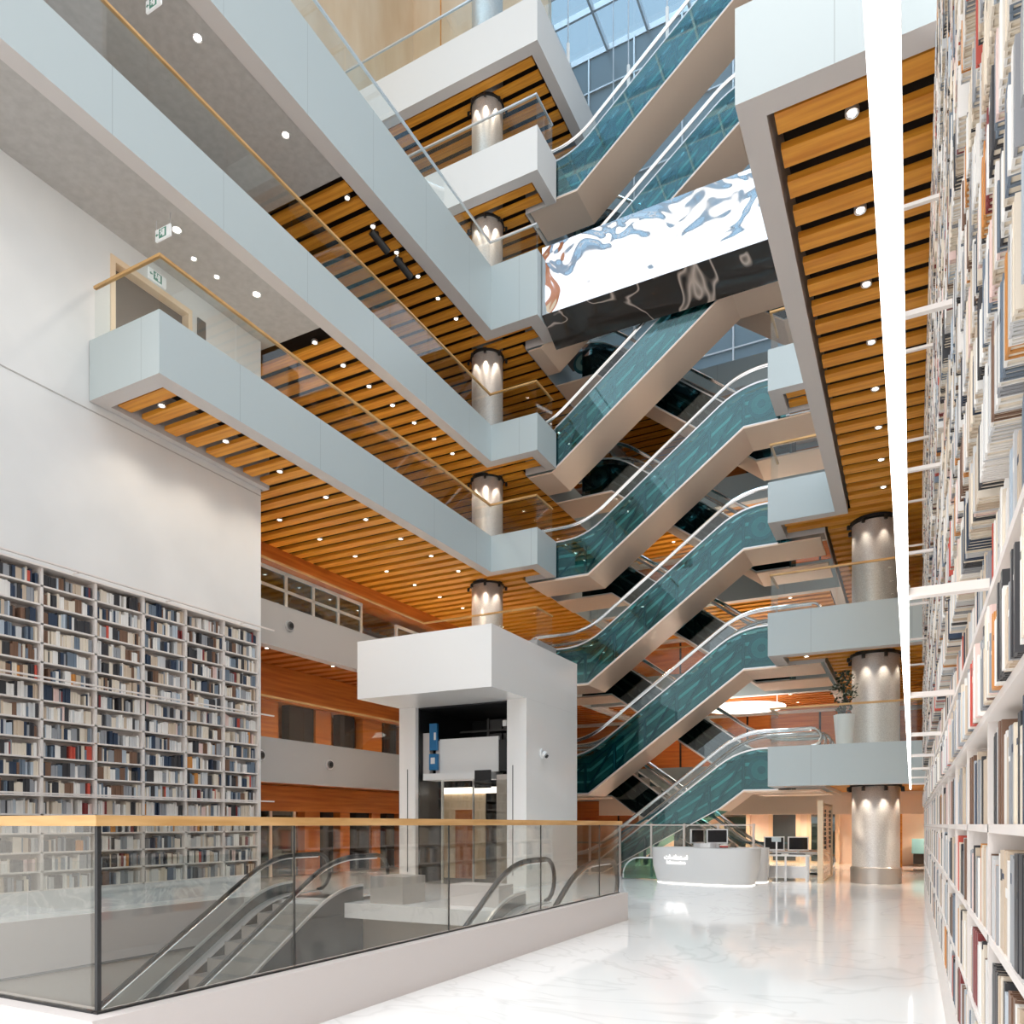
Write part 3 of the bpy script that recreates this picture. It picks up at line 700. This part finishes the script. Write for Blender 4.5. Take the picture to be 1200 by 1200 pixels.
# light bars on arms in front of the near bookcase
for z, hw, nm in ((2.40, .0165, 'lowest'), (4.80, .012, 'middle'), (7.2, .012, 'highest')):
    xc = -.026 if z < 3 else -.075 if z < 6 else -.13
    y1 = Y0 + BAY * NB
    lbar = thing('light_bar', {'lowest': 'long glowing white light bar held out on arms from the near bookcase', 'middle': 'slim rail on arms above the glowing light bar, middle tier of the near bookcase',
                 'highest': 'slim rail on arms below the soffit, highest tier of the near bookcase'}[nm], 'light bar', (xc, 10, z), 'light bars of the bookcases')
    m = MB(); m.box(xc - hw, xc + hw, .75, y1, z, z + .03); hous = m.build('housing', 'silver', lbar)
    if nm == 'lowest':
        m = MB(); m.box(xc - hw + .001, xc + hw - .001, .76, y1 - .01, z - .008, z - .0005); m.build('diffuser', 'led', hous)
    k = 0
    for yy in [3.05 + 2.4 * j for j in range(8)]:
        if yy > y1: break
        m = MB(); m.box(xc + hw, FX - .013, yy - .02, yy + .02, z - .004, z + .028); m.box(xc - hw - .004, xc + hw + .004, yy - .03, yy + .03, z + .031, z + .036); m.build('arm', 'shelf', lbar)
for k, nm in ((5, 'lower'), (11, 'middle'), (17, 'upper')):
    z = zr[k]; m = MB(); m.box(LX + .22, LX + .26, LY0, 13.75, z + .0, z + .03)
    for j in range(4): m.box(LX + .05, LX + .22, LY0 + .6 + 2 * j, LY0 + .63 + 2 * j, z + .004, z + .026)
    tag(m.build('light_bar', 'shelf'), 'thin white light bar along the %s ledge of the far left bookcase' % nm, 'light bar', 'light bars of the bookcases')

# ------------------------------------------------------------------ lift tower
lt = thing('lift_tower', 'glossy white portal shaped lift tower with overhanging head and open glass shaft', 'lift', (-10.5, 18.1, 0))
M['gloss'] = mat('glossy_white_panel', (.90, .885, .865), .12)
b = MB()
b.box(-12.5, -8.6, 15.5, 17.3, 4.78, 6.24); b.box(-12.5, -8.6, 17.3, 20.6, 4.78, 6.24)
b.build('head', 'gloss', lt)
b = MB(); b.box(-9.15, -8.6, 17.3, 20.6, 0, 4.779); b.build('side_wall', 'gloss', lt)
b = MB(); b.box(-12.5, -11.97, 17.3, 20.6, 0, 4.779); b.build('side_wall', 'gloss', lt)
b = MB(); b.box(-11.969, -9.151, 20.3, 20.6, 0, 4.779); b.box(-11.969, -11.94, 17.45, 20.3, 0, 4.779); b.box(-9.18, -9.151, 17.45, 20.3, 0, 4.779); b.box(-11.94, -9.18, 17.45, 20.3, 4.74, 4.779); b.build('shaft_shade_lining', 'black', lt)  # black lining added to put shade inside the open shaft
for x in (-12.22, -8.98):
    b = MB(); b.box(x - .01, x + .01, 17.285, 17.3, .3, 3.1); b.build('groove', 'greydark', lt)
b = MB()
for x in (-11.0, -10.2): b.box(x - .03, x + .03, 19.6, 19.66, 2.5, 4.7)
for z in (3.85, 4.3): b.box(-11.9, -9.2, 19.5, 19.55, z, z + .05)
for i in range(4):
    for j in range(2): b.box(-11.0 + i * .46, -10.6 + i * .46, 19.7, 20.1, 3.9 + j * .42, 4.25 + j * .42, 1)
b.build('shaft_frame', ['greydark', 'greydark'], lt)
b = MB(); b.box(-11.85, -9.75, 17.50, 18.2, 2.80, 2.98, 0); b.box(-11.45, -9.62, 17.72, 17.80, 2.99, 3.92, 0); b.box(-11.58, -11.45, 17.72, 17.8, 2.99, 3.88, 1)
b.build('cabin_roof', ['white', 'border'], lt)
b = MB(); b.box(-11.75, -10.35, 18.3, 18.34, .1, 2.62, 0); b.box(-11.3, -10.7, 18.28, 18.3, .1, 2.0, 2); b.box(-11.7, -9.6, 18.22, 18.28, 2.45, 2.62, 1); b.build('cabin_wall', ['woodpale', 'leddim', 'woodred'], lt)
b = MB(); b.box(-11.30, -11.24, 17.55, 17.6, 0, 2.8); b.build('cabin_post', 'white', lt)
b = MB(); b.box(-10.32, -10.28, 17.55, 17.6, 0, 2.8); b.build('cabin_post', 'silver', lt)
b = MB(); b.box(-9.62, -9.3, 17.6, 17.9, 0, 2.9); b.build('guide_post', 'steel', lt)
b = MB(); b.box(-11.93, -11.72, 17.62, 17.8, 2.99, 4.1, 0); b.build('control_cabinet', 'border', lt)
b = MB(); b.box(-11.71, -11.47, 17.60, 17.68, 3.62, 4.35, 0); b.box(-11.71, -11.46, 17.58, 17.68, 3.08, 3.52, 0); b.box(-11.56, -11.50, 17.59, 17.60, 3.9, 4.1, 1); b.box(-11.65, -11.52, 17.57, 17.58, 3.25, 3.42, 1)
b.build('drive_unit', ['blue', 'white'], lt)
b = MB(); b.box(-10.2, -9.72, 17.46, 17.499, 2.55, 3.02, 0); b.box(-9.55, -9.25, 17.6, 17.9, 3.0, 3.8, 0); b.build('door_operator', 'black', lt)
b = MB(); b.box(-9.42, -9.3, 17.56, 17.6, 4.15, 4.3); b.build('shaft_lamp', 'white', lt)
b = MB(); b.box(-11.93, -9.19, 17.4, 17.42, 0, 2.75); b.build('shaft_glass', 'glassgrey', lt)
# dome camera on the tower
c = MB(); c.disc((-8.6, 18.2, 3.45), (1, 0, 0), .13, .05, 20, 0); c.disc((-8.55, 18.2, 3.44), (1, 0, -.5), .09, .09, 20, 0); c.disc((-8.46, 18.2, 3.38), (1, 0, -.7), .05, .03, 16, 1)
tag(c.build('security_camera', ['white', 'black']), 'small white dome camera on the side of the lift tower', 'camera')
# ------------------------------------------------------------------ information desk
def pod(name, label, cx, cy, L, D, ang, zt=.97):
    """boat shaped counter: rounded rectangle that narrows towards the floor."""
    ca, sa = math.cos(ang), math.sin(ang)
    def ring(l, d, z, sh=0):
        pts = []
        for i in range(40):
            w = 2 * PI * i / 40; cw, sw = math.cos(w), math.sin(w); e = .5
            x = l / 2 * (abs(cw) ** e) * (1 if cw >= 0 else -1); y = d / 2 * (abs(sw) ** .55) * (1 if sw >= 0 else -1) - .0
            y += -.16 * (1 - (2 * x / l) ** 2) * (1 if sw < 0 else .2)
            x += sh
            pts.append((cx + x * ca - y * sa, cy + x * sa + y * ca, z))
        return pts
    r = thing(name, label, 'desk', (cx, cy, 0))
    m = MB(); R4 = [ring(L * .90, D * .72, .0), ring(L * .93, D * .80, .12), ring(L * .985, D * .93, .45), ring(L, D, zt - .05), ring(L, D, zt), ring(L * .96, D * .9, zt), ring(L * .96, D * .9, zt - .2)]
    n = len(m.v)
    for q in R4: m.v += q
    for i in range(len(R4) - 1):
        for j in range(40):
            a = n + i * 40 + j; b = n + i * 40 + (j + 1) % 40; m.f.append((a, b, b + 40, a + 40)); m.m.append(0)
    m.face(R4[0][::-1]); m.face(R4[-1]); m.build('counter', 'desk', r, smooth=True)
    g = ring(L * .905, D * .73, 0)
    m = MB(); m.tube([(x, y, .012) for x, y, _ in g], .012, 6, 0, True); m.build('base_glow', 'leddim', r)
    return r
DA = -.20
dk = pod('information_desk', 'white boat shaped information desk with backlit lettering', -4.98, 20.9, 2.95, 1.15, DA)
pd = pod('information_desk', 'smaller white curved desk pod behind the lettered information desk', -3.95, 22.15, .9, .8, .1, .95)
def text(s, size, font, name, mt, parent, loc, rotz, ext=.006, sx=1.):
    cu = bpy.data.curves.new(name, 'FONT'); cu.body = s; cu.size = size; cu.extrude = ext; cu.align_x = 'CENTER'
    if font: cu.font = font
    t = bpy.data.objects.new(name, cu); COL.objects.link(t)
    dg = bpy.context.evaluated_depsgraph_get(); dg.update()
    me = bpy.data.meshes.new_from_object(t.evaluated_get(dg)); COL.objects.unlink(t); bpy.data.objects.remove(t)
    mtx = Matrix.Rotation(rotz, 4, 'Z') @ Matrix.Rotation(PI / 2, 4, 'X') @ Matrix.Diagonal((sx, 1, 1, 1)); me.transform(mtx)
    me.materials.clear(); me.materials.append(M[mt]); o = bpy.data.objects.new(name, me); COL.objects.link(o); o.location = loc
    if parent: o.parent = parent; o.matrix_parent_inverse = Matrix.Translation(-Vector(parent.location))
    return o
def on_desk(o, x0, z0):                             # lay flat lettering onto the curved front of the desk
    ca, sa = math.cos(DA), math.sin(DA); me = o.data
    for v in me.vertices:
        x = x0 + v.co.x; z = z0 + v.co.z; t = min(1, max(0, (z - .45) / .47)); l = 2.95 * (.985 + .015 * t); d = 1.15 * (.93 + .07 * t)
        c = (2 * x / l) ** 2; y = -d / 2 * (max(0, 1 - c * c) ** .5) ** .55 - .16 * (1 - c) - .011 + v.co.y * .6
        v.co = (x * ca - y * sa, x * sa + y * ca, z)
    me.update(); o.location = (-4.98, 20.9, 0)
on_desk(text('\uFE95\uFE8E\uFEE3\uFEFC\uFECC\uFE98\uFEB3\uFE8D', .17, None, 'lettering', 'letter', dk, (0, 0, 0), 0, .012), -.52, .66)
on_desk(text('Information', .125, None, 'lettering', 'letter', dk, (0, 0, 0), 0, .012), -.52, .53)
# green glass panel with a rounded shoulder at the left of the desk
m = MB(); pts = [(-7.55, .30)] + [(-7.05 - .5 * math.cos(q), .40 + .5 * math.sin(q)) for q in [PI / 2 * j / 8 for j in range(9)]] + [(-6.3, .90), (-6.3, .30)]
yy = 21.6; n = len(m.v); k = len(pts)
m.v += [(x, yy, z - .28) for x, z in pts] + [(x, yy + .03, z - .28) for x, z in pts]
for i in range(k): j = (i + 1) % k; m.f.append((n + i, n + j, n + k + j, n + k + i)); m.m.append(0)
m.f.append(tuple(range(n, n + k))); m.f.append(tuple(range(n + 2 * k - 1, n + k - 1, -1))); m.m += [0, 0]
m.tube([(x, yy + .015, z - .27) for x, z in pts[:-1]], .025, 8, 1)
tag(m.build('glass_screen', ['greenglass', 'silver']), 'green glass screen with a rounded shoulder left of the information desk', 'screen')
# low glass rail round the foot of the escalators
r = thing('glass_barrier', 'waist high glass barrier with steel posts behind the information desk', 'barrier', (-7, 22.6, 0))
for i in range(7):
    x = -10.0 + 1.0 * i
    m = MB(); m.box(x - .03, x + .03, 22.57, 22.63, 0, 1.62); m.build('post', 'steel', r)
    if i < 6: m = MB(); m.box(x + .04, x + .96, 22.592, 22.608, .06, 1.55); m.build('glass_panel', 'glassgrey', r)
m = MB(); m.box(-10.05, -3.95, 22.58, 22.62, 1.56, 1.60); m.build('top_rail', 'steel', r)
# monitors
def monitor(x, y, z, rz, label, w=.56, h=.40):
    r = thing('computer_monitor', label, 'monitor', (x, y, z), 'computer monitors at the desks')
    ca, sa = math.cos(rz), math.sin(rz)
    def bx(mb, a0, a1, b0, b1, z0, z1, m=0):
        mb.prism([(x + a * ca - b * sa, y + a * sa + b * ca) for a, b in ((a0, b0), (a1, b0), (a1, b1), (a0, b1))], z0, z1, m)
    m = MB(); bx(m, -w / 2, w / 2, -.02, .03, z + .10, z + .10 + h); bx(m, -w / 2, w / 2, -.035, -.02, z + .10, z + .13); cas = m.build('casing', 'silver', r)
    m = MB(); bx(m, -w / 2 + .03, w / 2 - .03, -.024, -.0205, z + .14, z + .07 + h); m.build('screen', 'screen', cas)
    m = MB(); bx(m, -.035, .035, .0, .03, z + .01, z + .12); bx(m, -.13, .13, -.09, .09, z, z + .012); m.build('stand', 'silver', r)
    return r
tb = thing('computer_table', 'light table with steel legs carrying two monitors under the first gallery', 'table', (-3.2, 23.0, 0))
m = MB(); m.box(-3.85, -2.50, 22.65, 23.3, .70, .75); m.build('tabletop', 'white', tb)
for x, y in ((-3.75, 22.72), (-2.6, 22.72), (-3.75, 23.22), (-2.6, 23.22), (-3.15, 22.72)): m = MB(); m.box(x - .025, x + .025, y - .025, y + .025, 0, .699); m.build('leg', 'silver', tb)
m = MB(); m.box(-3.7, -2.65, 23.2, 23.23, .06, .4, 0); m.build('modesty_panel', 'silver', tb)
monitor(-3.50, 23.0, .752, .35, 'monitor on the steel legged table, the one further from the timber screen')
monitor(-2.85, 23.0, .752, .35, 'monitor on the steel legged table, the one next to the timber screen')
monitor(-4.70, 21.12, .972, .3, 'monitor on the lettered information desk, facing forward')
monitor(-5.25, 21.16, .972, 1.15, 'monitor on the lettered information desk, turned sideways')
for x, y, lab in ((-3.5, 22.8, 'keyboard in front of the monitor further from the timber screen'), (-2.85, 22.8, 'keyboard in front of the monitor next to the timber screen')):
    m = MB(); m.box(x - .22, x + .22, y - .07, y + .05, .752, .772, 0)
    for i in range(3): m.box(x - .21, x + .21, y - .06 + .035 * i, y - .035 + .035 * i, .772, .777, 0)
    tag(m.build('keyboard', 'black'), lab, 'keyboard', 'keyboards on the table')
for i, (ci, dz) in enumerate(((9, 0), (13, .03), (0, .06))):
    m = MB(); book_geo(m, -4.55, 20.75, .972 + dz, .30, .028, .22, 0, 1)
    tag(m.build('folder', [BM[ci], M['pages']], recalc=False), '%s folder lying on the information desk, %s of the stack' % (BOOKC[ci][0], ('bottom', 'middle', 'top')[i]), 'folder', 'folders on the desk')
m = MB(); m.prism([(-4.95 + .3 * math.cos(w), 20.72 + .12 * math.sin(w)) for w in [2 * PI * i / 20 for i in range(20)]], .972, 1.09); tag(m.build('document_tray', 'silver'), 'grey rounded tray on the information desk in front of the monitors', 'tray')
# small sign stand
m = MB(); m.box(-3.32, -3.28, 22.08, 22.12, .0, 1.15, 0); m.disc((-3.3, 22.1, 0), (0, 0, 1), .12, .015, 20, 0); m.prism([(-3.42, 22.03), (-3.18, 22.03), (-3.18, 22.09), (-3.42, 22.09)], 1.12, 1.24, 1)
tag(m.build('sign_stand', ['silver', 'fascia']), 'small lectern sign on a thin post beside the computer table', 'sign stand')
# timber framed glass screen
r = thing('glass_screen', 'tall glass screen in a pale timber frame right of the computer table', 'screen', (-2.2, 24.0, 0))
m = MB(); m.box(-2.27, -2.13, 22.3, 22.42, 0, 2.25); m.box(-2.23, -2.17, 25.56, 25.64, 0, 2.2); m.box(-2.22, -2.18, 22.42, 25.56, 2.15, 2.2); m.box(-2.22, -2.18, 22.42, 25.56, 0, .05); m.build('screen_frame', 'woodpale', r)
m = MB(); m.box(-2.205, -2.195, 22.43, 25.55, .06, 2.14); m.build('glazing', 'glassgrey', r)
m = MB()
for y in (23.6, 25.0):
    for i in range(9): m.box(-2.195, -2.17, y - .05, y + .05, .9 + .13 * i, .98 + .13 * i + .02 * (i % 2))
m.build('fittings', 'black', r)
# far wall doors and signs
for i, x in enumerate((-8.9, -6.7, -4.7, -3.2)):
    d = thing('door_%d' % (i + 2), 'glazed door in the pale far wall, %s counting from the lift tower' % ORDN[i + 1], 'door', (x, 33.55, 0), kind='structure')
    m = MB(); m.box(x - .55, x + .55, 33.53, 33.598, 0, 2.15); m.box(x - .62, x - .55, 33.5, 33.598, 0, 2.22); m.box(x + .55, x + .62, 33.5, 33.598, 0, 2.22); m.build('door_frame', 'woodpale', d)
    m = MB(); m.box(x - .45, x + .45, 33.5, 33.528, .1, 2.05); m.build('glazing', 'smoke' if i % 2 else 'darkglossy', d)
d = thing('door_6', 'bright open doorway beside the far end of the book wall', 'door', (2.2, 30.6, 0), kind='structure')
m = MB(); m.box(-.55, -.30, 30.4, 30.6, 0, 2.6); m.box(1.9, 2.2, 30.4, 30.6, 0, 2.6); m.box(-.3, 1.9, 30.4, 30.6, 2.25, 2.6); m.build('door_frame', 'wood', d)
m = MB(); m.box(.7, 1.85, 31.5, 31.55, 0, 2.25); m.build('door_leaf', 'white', d)
m = MB(); m.box(.0, 1.0, 32.6, 33.3, 0.5, 1.05, 0); m.box(.05, .95, 32.65, 33.25, .1, .5, 1); tag(m.build('cabinet', ['tealwall', 'dark']), 'pale teal cabinet seen through the doorway by the book wall', 'cabinet')
# rear beam band
b = MB(); b.box(-11, 5, 28.6, 29.0, 1.95, 2.72); tag(b.build('beam', 'peach'), 'beige bulkhead across the far ground floor', 'beam', kind='structure')
b = MB(); b.lathe([(.9, 0), (1.5, .05), (1.5, .10), (.9, .10)], (-5.6, 29.6, 5.9), 40, 0)
for i in range(3): b.tube([(-5.6 + 1.2 * math.cos(2.1 * i), 29.6 + 1.2 * math.sin(2.1 * i), 6.0), (-5.6 + 1.2 * math.cos(2.1 * i), 29.6 + 1.2 * math.sin(2.1 * i), 6.36)], .01, 5)
tag(b.build('pendant_ring_light', 'leddim'), 'flat glowing ring light hanging in the far first gallery', 'ceiling light')
# potted plant
pt = thing('potted_plant', 'dark leafy plant in a tall white tapered pot on the lowest right gallery', 'plant', (-1.62, 22.55, 3.7))
m = MB(); m.lathe([(.20, 0), (.27, .85), (.24, .86), (.23, .80)], (-1.62, 22.55, 3.702), 28); m.build('pot', 'white', pt, smooth=True)
m = MB()
for i in range(260):
    a = R.uniform(0, 2 * PI); z = R.uniform(.78, 2.0); rr = (.30 if z > 1.2 else .2) * math.sqrt(R.random()) * (1.1 - abs(z - 1.5) * .6); c = Vector((-1.62 + rr * math.cos(a), 22.55 + rr * math.sin(a), 3.7 + z))
    d = Vector((R.uniform(-1, 1), R.uniform(-1, 1), R.uniform(-.4, .8))).normalized() * R.uniform(.09, .17); s = d.orthogonal().normalized() * R.uniform(.025, .05)
    m.face([c, c + d * .5 + s, c + d, c + d * .5 - s])
m.build('foliage', 'leaf', pt, recalc=False)
m = MB(); m.tube([(-1.62, 22.55, 4.48), (-1.60, 22.56, 4.9), (-1.64, 22.54, 5.4)], .03, 6); m.build('stem', 'leaf', pt)
# exit signs
def exit_sign(x, y, zc, zsof, label, rz=0., hang=True):
    r = thing('exit_sign', label, 'exit sign', (x, y, zc), 'exit signs')
    w, h = .42, .22; ca, sa = math.cos(rz), math.sin(rz)
    T = lambda a, b, z: (x + a * ca - b * sa, y + a * sa + b * ca, z)
    def bx(m, a0, a1, b0, b1, z0, z1, k=0): m.prism([T(a, b, 0)[:2] for a, b in ((a0, b0), (a1, b0), (a1, b1), (a0, b1))], z0, z1, k)
    m = MB(); bx(m, -w / 2, w / 2, -.02, .02, zc, zc + h); pan = m.build('panel', 'signwhite', r)
    m = MB(); f = -.0245
    bx(m, -.10, .10, f, -.0205, zc + .025, zc + .20, 0)
    bx(m, .0, .06, f - .003, f, zc + .045, zc + .18, 1)
    bx(m, -.05, -.02, f - .003, f, zc + .12, zc + .17, 1); bx(m, -.045, -.02, f - .003, f, zc + .172, zc + .19, 1); bx(m, -.075, -.05, f - .003, f, zc + .14, zc + .155, 1); bx(m, -.06, -.04, f - .003, f, zc + .07, zc + .12, 1); bx(m, -.03, -.005, f - .003, f, zc + .085, zc + .12, 1)
    bx(m, -.17, -.12, f, -.0205, zc + .10, zc + .12, 0); m.face([T(-.20, f, zc + .11), T(-.155, f, zc + .075), T(-.155, f, zc + .145)], 0)
    m.build('pictogram', ['green', 'signwhite'], pan, recalc=False)
    if hang:
        m = MB()
        for a in (-.2, .2): bx(m, a - .006, a + .006, -.006, .006, zc + h, zsof)
        m.build('hanger', 'silver', r)
    return r
exit_sign(-12.95, 10.15, 13.02, 13.455, 'small hanging exit sign under the plaster soffit of the fourth gallery')
exit_sign(-12.9, 9.9, 17.25, 17.735, 'small hanging exit sign under the plaster soffit of the fifth gallery')
exit_sign(-14.17, 10.95, 13.05, 0, 'exit sign fixed on the white wall over the doorway', -PI / 2 + PI, False)
m = MB(); m.box(-14.2, -14.17, 12.0, 12.22, 12.3, 12.95); tag(m.build('wall_plaque', 'greydark'), 'narrow dark plaque on the white wall right of the balcony doorway', 'plaque')
# air nozzles on the grey fascias
for i, (y, z, lab) in enumerate(((15.6, 6.95, 'on the second gallery fascia beside the bookcase wall'), (14.55, 3.38, 'on the first gallery fascia touching the bookcase wall'), (17.2, 3.32, 'on the first gallery fascia left of the lift tower'))):
    m = MB(); m.disc((-14.905, y, z), (1, 0, 0), .15, .05, 24, 0); m.disc((-14.855, y, z), (1, 0, 0), .11, .03, 24, 1); m.disc((-14.825, y, z), (1, .1, -.1), .07, .03, 20, 2)
    tag(m.build('air_nozzle', ['silver', 'greydark', 'black']), 'round air nozzle ' + lab, 'air nozzle', 'air nozzles on the grey fascias')
# track spotlights
for i, (x, y) in enumerate(((-12.95, 16.9), (-12.95, 18.0))):
    r = thing('track_spotlight', 'black cylindrical spotlight under the fifth gallery slats, %s the wall' % ('the one nearer' if i == 0 else 'the one farther from'), 'spotlight', (x, y, 17.4), 'black track spotlights')
    m = MB(); m.tube([(x, y, 17.76), (x, y, 17.55)], .05, 10); m.build('mount', 'black', r)
    m = MB(); m.disc((x, y - .25, 17.62), (.25, 1, -.45), .10, .62, 18); m.build('lamp_body', 'black', r)
# downlights
def downlight(x, y, z, label, r=.05, group='downlights in the soffits'):
    t = thing('downlight', label, 'downlight', (x, y, z - .03), group)
    m = MB(); m.lathe([(r, .0), (r + .025, -.012), (r + .03, .0), (r + .03, .05), (r, .05)], (x, y, z), 18); m.build('trim_ring', 'silver', t)
    m = MB(); m.lathe([(.001, -.002), (r - .002, -.002), (r - .002, .03), (.001, .03)], (x, y, z), 16); m.build('lens', 'lamp', t)
    return t
LIGHTS = []
def row(xs, ys, z, where, spot=None, r=.05):
    proto = None
    for x in xs:
        for y in ys:
            lab = 'small round downlight glowing in the ' + where
            if proto is None: proto = downlight(x, y, z, lab, r); o = proto; base = (x, y)
            else:
                o = copy_tree(proto); o.location = (x, y, z - .03)
            if spot: LIGHTS.append((x, y, z - .08, spot))
row((-.62,), [9.815 + 1.605 * i for i in range(8)], 9.925, 'long slatted soffit beside the book wall', 45)
row((-13.2,), [10.305 + 1.605 * i for i in range(8)], 9.905, 'slatted soffit below the third gallery balcony', 45)
row((-15.3,), [15.655 + 1.605 * i for i in range(9)], 9.905, 'deep slatted soffit beyond the bookcase wall', 110)
row((-13.1,), [14.6 + 1.07 * i for i in range(7)], 13.515, 'slatted soffit below the fourth gallery', 45)
row((-12.95,), [15.65 + 1.07 * i for i in range(6)], 17.795, 'slatted soffit below the fifth gallery')
row((-13.0,), [6.5, 10.5, 12.6], 13.452, 'plaster soffit below the fourth gallery', 60, .075)
row((-13.35,), [11.2, 11.8], 13.452, 'plaster soffit below the fourth gallery, the dim small kind', None, .045)
row((-13.0,), [9.0, 11.0, 13.5], 17.732, 'plaster soffit below the fifth gallery', 60, .075)
row((-15.5,), [15.39 + 2.675 * i for i in range(5)], 6.375, 'dark timber soffit below the second gallery', 80)
row((-15.9,), [15.39 + 2.675 * i for i in range(5)], 2.795, 'dark timber soffit below the first gallery', 60)
row((-2.6, 1.2, 3.2), [22.755], 6.275, 'slatted soffit below the second gallery on the right', 35)
row((-2.6, 1.2, 3.2), [22.755], 2.715, 'slatted soffit below the first gallery on the right', 120)
row((-9, -6.5, -4), [30.055, 32.195], 2.83, 'soffit of the far ground floor', 260)
row((-9, -6.5, -4), [30.055, 32.195], 6.43, 'soffit of the far first gallery', 220)
row((-9, -6.5, -4), [30.055, 32.195], 10.01, 'soffit of the far second gallery', 180)
row((-9, -6.5, -4), [30.055, 32.195], 13.63, 'soffit of the far third gallery', 180)

# ------------------------------------------------------------------ lights
def spot(x, y, z, e, ang, blend=.6, tilt=(0, 0), col=(1, .86, .70), rad=.05):
    l = bpy.data.lights.new('spot', 'SPOT'); l.energy = e; l.color = col; l.spot_size = math.radians(ang); l.spot_blend = blend; l.shadow_soft_size = rad
    o = bpy.data.objects.new('spot_lamp', l); COL.objects.link(o); o.location = (x, y, z); o.rotation_euler = (tilt[0], tilt[1], 0); o['kind'] = 'helper'; return o
LIGHTS.append((1.0, 32.0, 2.5, 300)); LIGHTS.append((-.2, 27.0, 2.5, 160)); LIGHTS.append((-6.5, 27.4, 2.5, 200))  # extra lamps without fixtures, added to brighten the doorway and far ground floor
for x, y, z, e in LIGHTS: spot(x, y, z, e, 120, .8)
for (x, y, r, zs) in ((-13.07, 23.25, .54, (9.80, 13.42, 17.68, 22.26, 26.36)), (-.88, 23.3, .60, (2.6, 6.16, 9.80))):
    for z in zs:
        for i in (4, 5, 6, 7):
            w = 2 * PI * (i + .5) / 8; spot(x + (r + .14) * math.cos(w), y + (r + .14) * math.sin(w), z - .12, 20, 75, .8, rad=.02)
# world: bright overcast daylight through the skylight and the open entrance side
wd = bpy.data.worlds.new('sky'); SC.world = wd; wd.use_nodes = True; nt = wd.node_tree; N = nt.nodes; L = nt.links
bg = N['Background']; tc = N.new('ShaderNodeTexCoord'); sx = N.new('ShaderNodeSeparateXYZ'); cr = N.new('ShaderNodeValToRGB')
cr.color_ramp.elements[0].position = 0; cr.color_ramp.elements[0].color = (.86, .80, .75, 1)
cr.color_ramp.elements[1].position = 1; cr.color_ramp.elements[1].color = (.80, .885, .98, 1)
e = cr.color_ramp.elements.new(.5); e.color = (1.0, .965, .92, 1); e = cr.color_ramp.elements.new(.68); e.color = (.92, .955, 1, 1)
mp = N.new('ShaderNodeMath'); mp.operation = 'MULTIPLY_ADD'; mp.inputs[1].default_value = .5; mp.inputs[2].default_value = .5
L.new(tc.outputs['Generated'], sx.inputs[0]); L.new(sx.outputs['Z'], mp.inputs[0]); L.new(mp.outputs[0], cr.inputs[0]); L.new(cr.outputs[0], bg.inputs['Color'])
bg.inputs['Strength'].default_value = .92
sl = bpy.data.lights.new('daylight', 'SUN'); sl.energy = 2.7; sl.angle = math.radians(50); sl.color = (1, .975, .95); so = bpy.data.objects.new('daylight', sl); COL.objects.link(so); so.rotation_euler = (math.radians(14), math.radians(-6), 0); so.location = (-6, 10, 40)

# ------------------------------------------------------------------ camera and view
cam = bpy.data.cameras.new('camera'); co = bpy.data.objects.new('camera', cam); COL.objects.link(co)
co.location = (0, 0, 1.6); co.rotation_euler = (PI / 2, 0, math.radians(27.5)); cam.sensor_width = 36; cam.lens = 27.0; cam.shift_y = .305; cam.clip_start = .05; cam.clip_end = 300
SC.camera = co
SC.view_settings.view_transform = 'Standard'; SC.view_settings.look = 'None'; SC.view_settings.gamma = 1; SC.view_settings.exposure = .70
SC.cycles.max_bounces = 10; SC.cycles.transparent_max_bounces = 24; SC.cycles.diffuse_bounces = 5; SC.cycles.glossy_bounces = 5
SC.cycles.sample_clamp_indirect = 6; SC.cycles.use_denoising = True; SC.cycles.caustics_reflective = False; SC.cycles.caustics_refractive = False
